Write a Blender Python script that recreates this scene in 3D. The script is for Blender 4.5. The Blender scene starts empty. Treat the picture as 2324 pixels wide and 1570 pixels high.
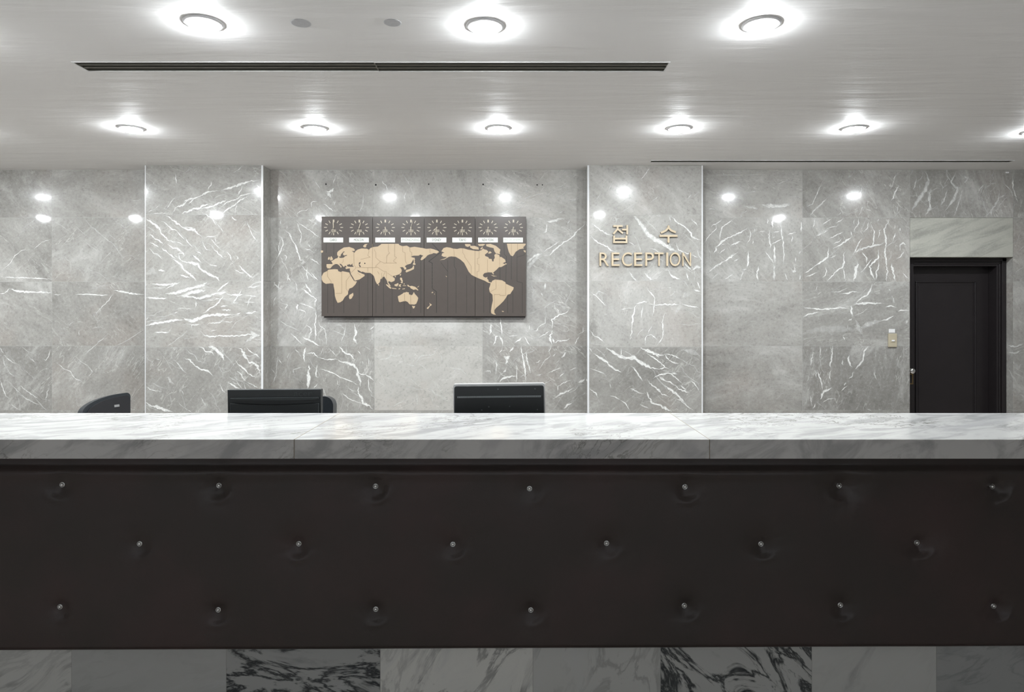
import bpy, bmesh, math, random
from mathutils import Vector, Matrix, noise as mnoise
from mathutils.geometry import tessellate_polygon

PI = math.pi
sc = bpy.context.scene
COL = sc.collection

# ------------------------------------------------------------------ camera
# level camera, focal length 1500 px, vanishing point at pixel (1173, 706) of 2324 x 1570
F, VX, VY, HC = 1500.0, 1173.0, 706.0, 1.55
cam_d = bpy.data.cameras.new('camera'); cam = bpy.data.objects.new('camera', cam_d); COL.objects.link(cam)
cam.location = (0, 0, HC); cam.rotation_euler = (PI / 2, 0, 0)
cam_d.sensor_width = 36; cam_d.lens = 36 * F / 2324
cam_d.shift_x = (1162 - VX) / 2324; cam_d.shift_y = -(785 - VY) / 2324
cam_d.clip_start = 0.05; cam_d.clip_end = 60
sc.camera = cam
vs = sc.view_settings
vs.view_transform = 'Standard'; vs.look = 'None'; vs.gamma = 1; vs.use_curve_mapping = False
vs.exposure = 0.0
sc.cycles.use_denoising = True
sc.cycles.max_bounces = 6; sc.cycles.diffuse_bounces = 4; sc.cycles.glossy_bounces = 3
sc.cycles.use_adaptive_sampling = True; sc.cycles.adaptive_threshold = 0.04; sc.cycles.adaptive_min_samples = 16
sc.cycles.transparent_max_bounces = 24
sc.cycles.sample_clamp_indirect = 6.0
sc.cycles.caustics_reflective = False; sc.cycles.caustics_refractive = False

def PX(px, d): return (px - VX) * d / F
def PZ(py, d): return HC + (VY - py) * d / F

YW = 6.17      # back wall
YP = 5.985     # front of the pilasters
ZC = 2.87      # ceiling

# ------------------------------------------------------------------ helpers
def tag(o, label=None, cat=None, group=None, kind=None):
    if label: o['label'] = label
    if cat: o['category'] = cat
    if group: o['group'] = group
    if kind: o['kind'] = kind
    return o

def empty(name, loc=(0, 0, 0), rz=0.0, label=None, cat=None, group=None, kind=None):
    o = bpy.data.objects.new(name, None); COL.objects.link(o)
    o.location = loc; o.rotation_euler = (0, 0, rz); o.empty_display_size = 0.1
    return tag(o, label, cat, group, kind)

def new_obj(name, mesh, mats, parent=None):
    o = bpy.data.objects.new(name, mesh); COL.objects.link(o)
    if not isinstance(mats, (list, tuple)): mats = [mats]
    if not mesh.materials:
        for m in mats: mesh.materials.append(m)
    if parent: o.parent = parent
    return o

class MB:
    """collects shapes of one object"""
    def __init__(self): self.v, self.f, self.m = [], [], []
    def add(self, verts, faces, mi=0):
        b = len(self.v); self.v += [tuple(p) for p in verts]
        self.f += [tuple(b + i for i in f) for f in faces]; self.m += [mi] * len(faces)
    def box(self, x0, x1, y0, y1, z0, z1, mi=0, mat=None):
        vs_ = [(x, y, z) for x in (x0, x1) for y in (y0, y1) for z in (z0, z1)]
        if mat is not None: vs_ = [mat @ Vector(p) for p in vs_]
        self.add(vs_, [(0, 1, 3, 2), (4, 6, 7, 5), (0, 4, 5, 1), (2, 3, 7, 6), (0, 2, 6, 4), (1, 5, 7, 3)], mi)
    def lathe(self, prof, n=32, c=(0, 0, 0), mi=0, mat=None, cap=True):
        vs_, fs = [], []
        for r, z in prof:
            for i in range(n):
                a = 2 * PI * i / n; vs_.append(Vector((c[0] + r * math.cos(a), c[1] + r * math.sin(a), c[2] + z)))
        for k in range(len(prof) - 1):
            for i in range(n):
                j = (i + 1) % n; fs.append((k * n + i, k * n + j, (k + 1) * n + j, (k + 1) * n + i))
        if cap:
            fs.append(tuple(range(n - 1, -1, -1))); q = (len(prof) - 1) * n; fs.append(tuple(range(q, q + n)))
        if mat is not None: vs_ = [mat @ p for p in vs_]
        self.add(vs_, fs, mi)
    def prism(self, poly, y0, y1, mi=0, mat=None):
        """poly in the xz plane, from y0 (near) to y1 (far)"""
        n = len(poly)
        vs_ = [Vector((p[0], y0, p[1])) for p in poly] + [Vector((p[0], y1, p[1])) for p in poly]
        tri = tessellate_polygon([[Vector((p[0], p[1], 0)) for p in poly]])
        fs = [tuple(t) for t in tri] + [tuple(n + i for i in t) for t in tri]
        fs += [(i, (i + 1) % n, n + (i + 1) % n, n + i) for i in range(n)]
        if mat is not None: vs_ = [mat @ p for p in vs_]
        self.add(vs_, fs, mi)
    def tube(self, pts, r, n=10, mi=0):
        pts = [Vector(p) for p in pts]; vs_, fs = [], []
        for k, p in enumerate(pts):
            t = (pts[min(k + 1, len(pts) - 1)] - pts[max(k - 1, 0)]).normalized()
            u = t.cross(Vector((0, 0, 1)));
            if u.length < 1e-3: u = t.cross(Vector((1, 0, 0)))
            u.normalize(); w = t.cross(u)
            rr = r[k] if isinstance(r, (list, tuple)) else r
            for i in range(n):
                a = 2 * PI * i / n; vs_.append(p + u * (rr * math.cos(a)) + w * (rr * math.sin(a)))
        for k in range(len(pts) - 1):
            for i in range(n):
                j = (i + 1) % n; fs.append((k * n + i, k * n + j, (k + 1) * n + j, (k + 1) * n + i))
        fs.append(tuple(range(n - 1, -1, -1))); q = (len(pts) - 1) * n; fs.append(tuple(range(q, q + n)))
        self.add(vs_, fs, mi)
    def mesh(self, name, smooth=False, fix=True):
        me = bpy.data.meshes.new(name); me.from_pydata(self.v, [], self.f)
        if any(self.m):
            for p, i in zip(me.polygons, self.m): p.material_index = i
        if fix:
            bm = bmesh.new(); bm.from_mesh(me); bmesh.ops.recalc_face_normals(bm, faces=bm.faces); bm.to_mesh(me); bm.free()
        if smooth:
            for p in me.polygons: p.use_smooth = True
        me.update(); return me
    def build(self, name, mats, parent=None, smooth=False, bevel=0, seg=2, fix=True):
        o = new_obj(name, self.mesh(name, smooth, fix), mats, parent)
        if bevel:
            md = o.modifiers.new('bevel', 'BEVEL'); md.width = bevel; md.segments = seg; md.limit_method = 'ANGLE'
            md.angle_limit = math.radians(40)
        if smooth:
            md = o.modifiers.new('norm', 'WEIGHTED_NORMAL') if False else None
            try: o.data.set_sharp_from_angle(angle=math.radians(45))
            except Exception: pass
        return o

# ------------------------------------------------------------------ materials
def srgb(r, g, b):
    def c(v):
        v /= 255.0
        return v / 12.92 if v <= 0.04045 else ((v + 0.055) / 1.055) ** 2.4
    return (c(r), c(g), c(b), 1.0)

class NT:
    def __init__(self, name):
        self.mat = bpy.data.materials.new(name); self.mat.use_nodes = True
        self.t = self.mat.node_tree; self.N = self.t.nodes; self.L = self.t.links
        self.N.clear()
        self.out = self.N.new('ShaderNodeOutputMaterial')
        self.bsdf = self.N.new('ShaderNodeBsdfPrincipled'); self.L.new(self.bsdf.outputs[0], self.out.inputs[0])
    def n(self, typ, **kw):
        nd = self.N.new('ShaderNode' + typ)
        for k, v in kw.items():
            if k in nd.inputs.keys() and not hasattr(nd, k): nd.inputs[k].default_value = v
            else: setattr(nd, k, v)
        return nd
    def link(self, a, b): self.L.new(a, b)
    def math(self, op, a, b=None, clamp=False):
        nd = self.N.new('ShaderNodeMath'); nd.operation = op; nd.use_clamp = clamp
        for i, x in enumerate((a, b)):
            if x is None: continue
            if isinstance(x, (int, float)): nd.inputs[i].default_value = x
            else: self.L.new(x, nd.inputs[i])
        return nd.outputs[0]
    def noise(self, vec, scale, detail=4, rough=0.55, dist=0.0):
        nd = self.N.new('ShaderNodeTexNoise'); nd.inputs['Scale'].default_value = scale
        nd.inputs['Detail'].default_value = detail; nd.inputs['Roughness'].default_value = rough
        nd.inputs['Distortion'].default_value = dist
        if vec is not None: self.L.new(vec, nd.inputs['Vector'])
        return nd.outputs['Fac']
    def ramp(self, fac, lo, hi, a=0.0, b=1.0):
        nd = self.N.new('ShaderNodeMapRange'); nd.clamp = True; nd.interpolation_type = 'SMOOTHSTEP'
        self.L.new(fac, nd.inputs[0])
        nd.inputs[1].default_value = lo; nd.inputs[2].default_value = hi
        nd.inputs[3].default_value = a; nd.inputs[4].default_value = b
        return nd.outputs[0]
    def mix(self, fac, a, b):
        nd = self.N.new('ShaderNodeMix'); nd.data_type = 'RGBA'
        for s, x in ((nd.inputs['Factor'], fac), (nd.inputs[6], a), (nd.inputs[7], b)):
            if isinstance(x, (int, float)): s.default_value = x
            elif isinstance(x, tuple): s.default_value = x
            else: self.L.new(x, s)
        return nd.outputs[2]
    def bump(self, h, strength=0.2, dist=0.01):
        nd = self.N.new('ShaderNodeBump'); nd.inputs['Strength'].default_value = strength
        nd.inputs['Distance'].default_value = dist
        self.L.new(h, nd.inputs['Height']); self.L.new(nd.outputs[0], self.bsdf.inputs['Normal'])
    def obj_co(self):
        return self.N.new('ShaderNodeTexCoord').outputs['Object']
    def rot(self, vec, axis, ang):
        nd = self.N.new('ShaderNodeVectorRotate'); nd.rotation_type = axis; nd.inputs['Angle'].default_value = ang
        self.L.new(vec, nd.inputs['Vector']); return nd.outputs[0]
    def stretch(self, vec, sx, sy, sz, ry=0.0, off=None):
        nd = self.N.new('ShaderNodeMapping'); nd.inputs['Scale'].default_value = (sx, sy, sz)
        nd.inputs['Rotation'].default_value = (0, ry, 0); self.L.new(vec, nd.inputs['Vector'])
        return nd.outputs[0]

def simple(name, col, rough=0.5, metal=0.0, noise_amt=0.08, scale=30, bump=0.0, spec=0.5, coat=0.0):
    m = NT(name); co = m.obj_co(); f = m.noise(co, scale, 3)
    a = tuple(max(0, c * (1 - noise_amt)) for c in col[:3]) + (1,); b = tuple(min(1, c * (1 + noise_amt)) for c in col[:3]) + (1,)
    m.link(m.mix(f, a, b), m.bsdf.inputs['Base Color'])
    m.bsdf.inputs['Roughness'].default_value = rough; m.bsdf.inputs['Metallic'].default_value = metal
    m.bsdf.inputs['Specular IOR Level'].default_value = spec
    m.bsdf.inputs['Coat Weight'].default_value = coat
    if bump: m.bump(m.noise(co, scale * 4, 3), bump, 0.002)
    return m.mat

def emit(name, col, strength):
    m = NT(name); m.N.remove(m.bsdf); e = m.N.new('ShaderNodeEmission')
    e.inputs[0].default_value = col; e.inputs[1].default_value = strength; m.link(e.outputs[0], m.out.inputs[0]); return m.mat

def grey_marble():
    m = NT('grey_marble'); co = m.obj_co()
    at = m.n('Attribute', attribute_name='tile'); sep = m.n('SeparateColor'); m.link(at.outputs['Color'], sep.inputs[0])
    tone, rnd, fine = sep.outputs[0], sep.outputs[1], sep.outputs[2]; ang = at.outputs['Alpha']
    off = m.n('CombineXYZ'); m.link(m.math('MULTIPLY', rnd, 53.0), off.inputs[0]); m.link(m.math('MULTIPLY', rnd, 31.0), off.inputs[1])
    m.link(m.math('MULTIPLY', rnd, 17.0), off.inputs[2])
    rot = m.n('VectorRotate'); rot.rotation_type = 'Y_AXIS'; m.link(co, rot.inputs['Vector'])
    m.link(m.math('MULTIPLY', ang, PI), rot.inputs['Angle'])
    add = m.n('VectorMath'); add.operation = 'ADD'; m.link(rot.outputs[0], add.inputs[0]); m.link(off.outputs[0], add.inputs[1])
    v = add.outputs[0]; vst = m.stretch(v, 0.45, 1, 1.0)
    base = m.mix(tone, (0.188, 0.182, 0.168, 1), (0.60, 0.588, 0.552, 1))
    # warm/brown patches
    pt = m.ramp(m.noise(v, 1.6, 4), 0.5, 0.72)
    base = m.mix(m.math('MULTIPLY', pt, 0.45), base, m.mix(tone, (0.232, 0.203, 0.177, 1), (0.61, 0.555, 0.505, 1)))
    cl = m.noise(vst, 3.0, 9, 0.70, 0.5)
    base = m.mix(m.ramp(cl, 0.48, 0.74, 0, 0.62), base, (0.66, 0.655, 0.63, 1))
    base = m.mix(m.ramp(cl, 0.49, 0.27, 0, 0.60), base, (0.17, 0.165, 0.152, 1))
    gr = m.noise(v, 42, 5, 0.75)
    base = m.mix(m.ramp(gr, 0.50, 0.72, 0, 0.34), base, (0.58, 0.57, 0.545, 1))
    base = m.mix(m.ramp(gr, 0.48, 0.30, 0, 0.34), base, (0.11, 0.105, 0.095, 1))
    # hairline veins, thinner and fainter than the drawn ones
    vs2 = m.stretch(v, 0.26, 1, 1.0)
    n1 = m.noise(vs2, 5.2, 4, 0.55, 0.15)
    l1 = m.ramp(m.math('ABSOLUTE', m.math('SUBTRACT', n1, 0.5)), 0.0, 0.007, 1, 0)
    g1 = m.ramp(m.noise(v, 3.1, 3), 0.45, 0.62)
    n2 = m.noise(vs2, 10.0, 4, 0.55, 0.12)
    l2 = m.ramp(m.math('ABSOLUTE', m.math('SUBTRACT', n2, 0.5)), 0.0, 0.016, 1, 0)
    g2 = m.ramp(m.noise(v, 4.7, 3), 0.50, 0.66)
    ln = m.math('ADD', m.math('MULTIPLY', m.math('MULTIPLY', l1, g1), 0.55), m.math('MULTIPLY', m.math('MULTIPLY', l2, g2), 0.42), True)
    ln = m.math('MULTIPLY', ln, fine, True)
    base = m.mix(ln, base, (0.76, 0.755, 0.72, 1))
    m.link(base, m.bsdf.inputs['Base Color'])
    m.link(m.ramp(m.noise(co, 3.0, 3), 0.2, 0.8, 0.035, 0.06), m.bsdf.inputs['Roughness'])
    m.bsdf.inputs['IOR'].default_value = 1.52
    m.bsdf.inputs['Coat Weight'].default_value = 0.32; m.bsdf.inputs['Coat Roughness'].default_value = 0.19
    m.bump(m.noise(co, 5.0, 2), 0.03, 0.02)
    return m.mat

def marble_vein():
    m = NT('white_vein'); co = m.obj_co()
    at = m.n('Attribute', attribute_name='vein')
    br = m.ramp(m.noise(co, 45, 4, 0.7), 0.3, 0.6, 0.7, 1.0)
    a = m.math('MULTIPLY', m.ramp(at.outputs['Fac'], 0.0, 1.0), 1.0)
    a = m.math('MULTIPLY', a, br, True)
    m.link(a, m.bsdf.inputs['Alpha'])
    m.bsdf.inputs['Base Color'].default_value = (0.84, 0.84, 0.81, 1)
    m.bsdf.inputs['Roughness'].default_value = 0.08; m.bsdf.inputs['IOR'].default_value = 1.52
    return m.mat

def counter_marble():
    m = NT('white_marble'); co = m.obj_co()
    at = m.n('Attribute', attribute_name='tile'); sep = m.n('SeparateColor'); m.link(at.outputs['Color'], sep.inputs[0])
    off = m.n('CombineXYZ'); m.link(m.math('MULTIPLY', sep.outputs[1], 29.0), off.inputs[0]); m.link(m.math('MULTIPLY', sep.outputs[1], 13.0), off.inputs[1])
    add = m.n('VectorMath'); add.operation = 'ADD'; m.link(co, add.inputs[0]); m.link(off.outputs[0], add.inputs[1])
    mp = m.n('Mapping'); mp.inputs['Scale'].default_value = (0.62, 4.4, 3.6); m.link(m.rot(m.rot(add.outputs[0], 'Z_AXIS', -0.48), 'Y_AXIS', 0.4), mp.inputs[0])
    n1 = m.noise(mp.outputs[0], 2.2, 8, 0.62, 1.1)
    base = m.mix(m.ramp(n1, 0.42, 0.66), (0.65, 0.65, 0.635, 1), (0.43, 0.435, 0.43, 1))
    n2 = m.noise(mp.outputs[0], 3.2, 6, 0.6, 1.6)
    l = m.ramp(m.math('ABSOLUTE', m.math('SUBTRACT', n2, 0.5)), 0.0, 0.03, 1, 0)
    g = m.ramp(m.noise(add.outputs[0], 2.4, 3), 0.42, 0.64)
    base = m.mix(m.math('MULTIPLY', m.math('MULTIPLY', l, g), sep.outputs[2], True), base, (0.22, 0.215, 0.195, 1))
    n3 = m.noise(mp.outputs[0], 1.3, 5, 0.6, 0.8)
    base = m.mix(m.ramp(n3, 0.56, 0.72, 0, 0.45), base, (0.42, 0.425, 0.44, 1))
    m.link(base, m.bsdf.inputs['Base Color']); m.bsdf.inputs['Roughness'].default_value = 0.13
    return m.mat

def base_marble():
    m = NT('base_marble'); co = m.obj_co()
    at = m.n('Attribute', attribute_name='tile'); sep = m.n('SeparateColor'); m.link(at.outputs['Color'], sep.inputs[0])
    tone, rnd, dark = sep.outputs[0], sep.outputs[1], sep.outputs[2]; ang = at.outputs['Alpha']
    off = m.n('CombineXYZ')
    for i, k in enumerate((53.0, 31.0, 17.0)): m.link(m.math('MULTIPLY', rnd, k), off.inputs[i])
    rot = m.n('VectorRotate'); rot.rotation_type = 'Y_AXIS'; m.link(co, rot.inputs['Vector']); m.link(m.math('MULTIPLY', ang, PI), rot.inputs['Angle'])
    add = m.n('VectorMath'); add.operation = 'ADD'; m.link(rot.outputs[0], add.inputs[0]); m.link(off.outputs[0], add.inputs[1])
    v = m.stretch(add.outputs[0], 0.5, 1, 1.3)
    base = m.mix(tone, (0.25, 0.27, 0.28, 1), (0.90, 0.91, 0.86, 1))
    n1 = m.noise(v, 4.5, 8, 0.65, 0.7)
    base = m.mix(m.ramp(n1, 0.5, 0.75, 0, 0.5), base, (0.66, 0.68, 0.68, 1))
    base = m.mix(m.ramp(n1, 0.45, 0.25, 0, 0.6), base, (0.20, 0.21, 0.22, 1))
    n2 = m.noise(v, 6.5, 7, 0.62, 0.9)
    l = m.ramp(m.math('ABSOLUTE', m.math('SUBTRACT', n2, 0.48)), 0.0, 0.06, 1, 0)
    g = m.ramp(m.noise(add.outputs[0], 3.5, 3), 0.42, 0.6, 0.25, 1)
    base = m.mix(m.math('MULTIPLY', m.math('MULTIPLY', l, m.math('ADD', g, m.math('MULTIPLY', m.math('POWER', dark, 4.0), 0.7), True)), dark, True), base, (0.035, 0.042, 0.046, 1))
    m.link(base, m.bsdf.inputs['Base Color']); m.bsdf.inputs['Roughness'].default_value = 0.3
    return m.mat

def lintel_marble():
    m = NT('beige_marble'); co = m.obj_co()
    mp = m.n('Mapping'); mp.inputs['Scale'].default_value = (0.8, 1, 5.0); m.link(m.rot(co, 'Y_AXIS', 0.36), mp.inputs[0])
    n1 = m.noise(mp.outputs[0], 3.0, 7, 0.6, 0.5)
    base = m.mix(m.ramp(n1, 0.40, 0.7), (0.45, 0.45, 0.40, 1), (0.30, 0.30, 0.27, 1))
    base = m.mix(m.ramp(m.noise(co, 60, 4), 0.45, 0.7, 0, 0.25), base, (0.55, 0.54, 0.5, 1))
    m.link(base, m.bsdf.inputs['Base Color']); m.bsdf.inputs['Roughness'].default_value = 0.3
    return m.mat

def plaster():
    m = NT('ceiling_plaster'); co = m.obj_co()
    f = m.noise(co, 1.3, 5); m.link(m.mix(f, (0.79, 0.78, 0.77, 1), (0.84, 0.835, 0.825, 1)), m.bsdf.inputs['Base Color'])
    m.bsdf.inputs['Roughness'].default_value = 0.62
    h = m.math('ADD', m.noise(m.stretch(co, 1.0, 6.0, 1.0), 1.4, 4, 0.5, 0.3), m.math('MULTIPLY', m.noise(co, 26, 3), 0.06))
    m.bump(h, 0.26, 0.02)
    return m.mat

def leather():
    m = NT('brown_leather'); co = m.obj_co()
    f = m.noise(co, 2.2, 5); base = m.mix(m.ramp(f, 0.35, 0.7), (0.044, 0.0365, 0.033, 1), (0.062, 0.042, 0.040, 1))
    m.link(base, m.bsdf.inputs['Base Color']); m.bsdf.inputs['Roughness'].default_value = 0.36
    m.bsdf.inputs['Specular IOR Level'].default_value = 0.45
    vo = m.n('TexVoronoi'); vo.inputs['Scale'].default_value = 420; m.link(co, vo.inputs['Vector'])
    h = m.math('ADD', m.math('MULTIPLY', vo.outputs['Distance'], 0.5), m.math('MULTIPLY', m.noise(co, 9, 5, 0.6), 5.0))
    m.bump(h, 0.25, 0.0012)
    return m.mat

M_wall = grey_marble(); M_vein = marble_vein(); M_count = counter_marble(); M_base = base_marble(); M_lint = lintel_marble()
M_ceil = plaster(); M_leather = leather()
M_grout = simple('pale_grout', (0.42, 0.42, 0.40, 1), 0.6)
M_edge = simple('polished_marble_edge', (0.74, 0.75, 0.76, 1), 0.2, noise_amt=0.05)
M_dark = simple('dark_void', (0.012, 0.012, 0.012, 1), 0.8)
M_wood = simple('dark_wood', (0.016, 0.013, 0.014, 1), 0.38, noise_amt=0.25, scale=8, bump=0.1)
M_plastic = simple('black_plastic', (0.013, 0.017, 0.018, 1), 0.42, noise_amt=0.15, scale=200, bump=0.15)
M_plastic2 = simple('charcoal_plastic', (0.030, 0.036, 0.038, 1), 0.5, noise_amt=0.15, scale=200, bump=0.2)
M_white = simple('white_plastic', (0.80, 0.80, 0.80, 1), 0.35, noise_amt=0.02)
M_cream = simple('cream_plastic', (0.47, 0.42, 0.31, 1), 0.4, noise_amt=0.03)
M_label = simple('white_label', (0.80, 0.83, 0.76, 1), 0.6, noise_amt=0.02)
M_ink = simple('black_ink', (0.03, 0.035, 0.03, 1), 0.6)
M_ink_faded = simple('faded_grey_ink', (0.42, 0.45, 0.40, 1), 0.6)
M_gold = simple('brushed_gold_paint', (0.58, 0.48, 0.335, 1), 0.4, metal=0.0, noise_amt=0.05, scale=60)
M_goldside = simple('shaded_gold_edge', (0.20, 0.155, 0.10, 1), 0.4, metal=0.3)  # shading of the letter sides, painted as a darker brown gold
M_board = simple('brown_board', (0.080, 0.066, 0.057, 1), 0.32, noise_amt=0.06, scale=20)
M_boardback = simple('board_box', (0.028, 0.024, 0.022, 1), 0.5)
M_land = simple('beige_land', (0.51, 0.395, 0.262, 1), 0.34, noise_amt=0.03)
M_line = simple('engraved_line', (0.024, 0.022, 0.020, 1), 0.5)
M_linel = simple('engraved_line_on_land', (0.30, 0.225, 0.14, 1), 0.5)
M_mark = simple('pale_gold_mark', (0.52, 0.46, 0.36, 1), 0.35, noise_amt=0.04)
M_chrome = simple('chrome', (0.75, 0.75, 0.75, 1), 0.12, metal=1.0, noise_amt=0.02)
M_nickelrim = simple('nickel_rim', (0.42, 0.43, 0.42, 1), 0.25, metal=0.9)
M_nickel = simple('nickel', (0.95, 0.96, 0.95, 1), 0.13, metal=1.0, noise_amt=0.04)
M_brass = simple('aged_brass', (0.22, 0.155, 0.075, 1), 0.35, metal=0.8)
M_vent = simple('vent_metal', (0.20, 0.195, 0.165, 1), 0.45, metal=0.2)
M_ventw = simple('white_painted_metal', (0.72, 0.72, 0.71, 1), 0.4)
M_ring = simple('grey_trim_ring', (0.75, 0.76, 0.77, 1), 0.4, metal=0.2)
M_chairleather = simple('black_chair_leather', (0.020, 0.024, 0.028, 1), 0.33, noise_amt=0.2, scale=60, bump=0.15)
M_chairshell = simple('black_chair_shell', (0.010, 0.010, 0.012, 1), 0.75, scale=100, bump=0.15)
M_floor = simple('dark_stone_floor', (0.34, 0.31, 0.28, 1), 0.3, scale=3, noise_amt=0.2)
M_lobby = simple('lobby_panelling', (0.13, 0.12, 0.11, 1), 0.5, scale=2, noise_amt=0.15)
M_side = simple('side_wall_stone', (0.30, 0.295, 0.28, 1), 0.3, scale=3, noise_amt=0.15)
M_bulb = emit('lamp_glow', (0.93, 0.97, 1.0, 1), 165.0)
M_bulbside = emit('lamp_side_glow', (0.93, 0.97, 1.0, 1), 75.0)
M_patch = simple('grey_filler', (0.48, 0.48, 0.49, 1), 0.7, scale=50, noise_amt=0.15, bump=0.2)
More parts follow.
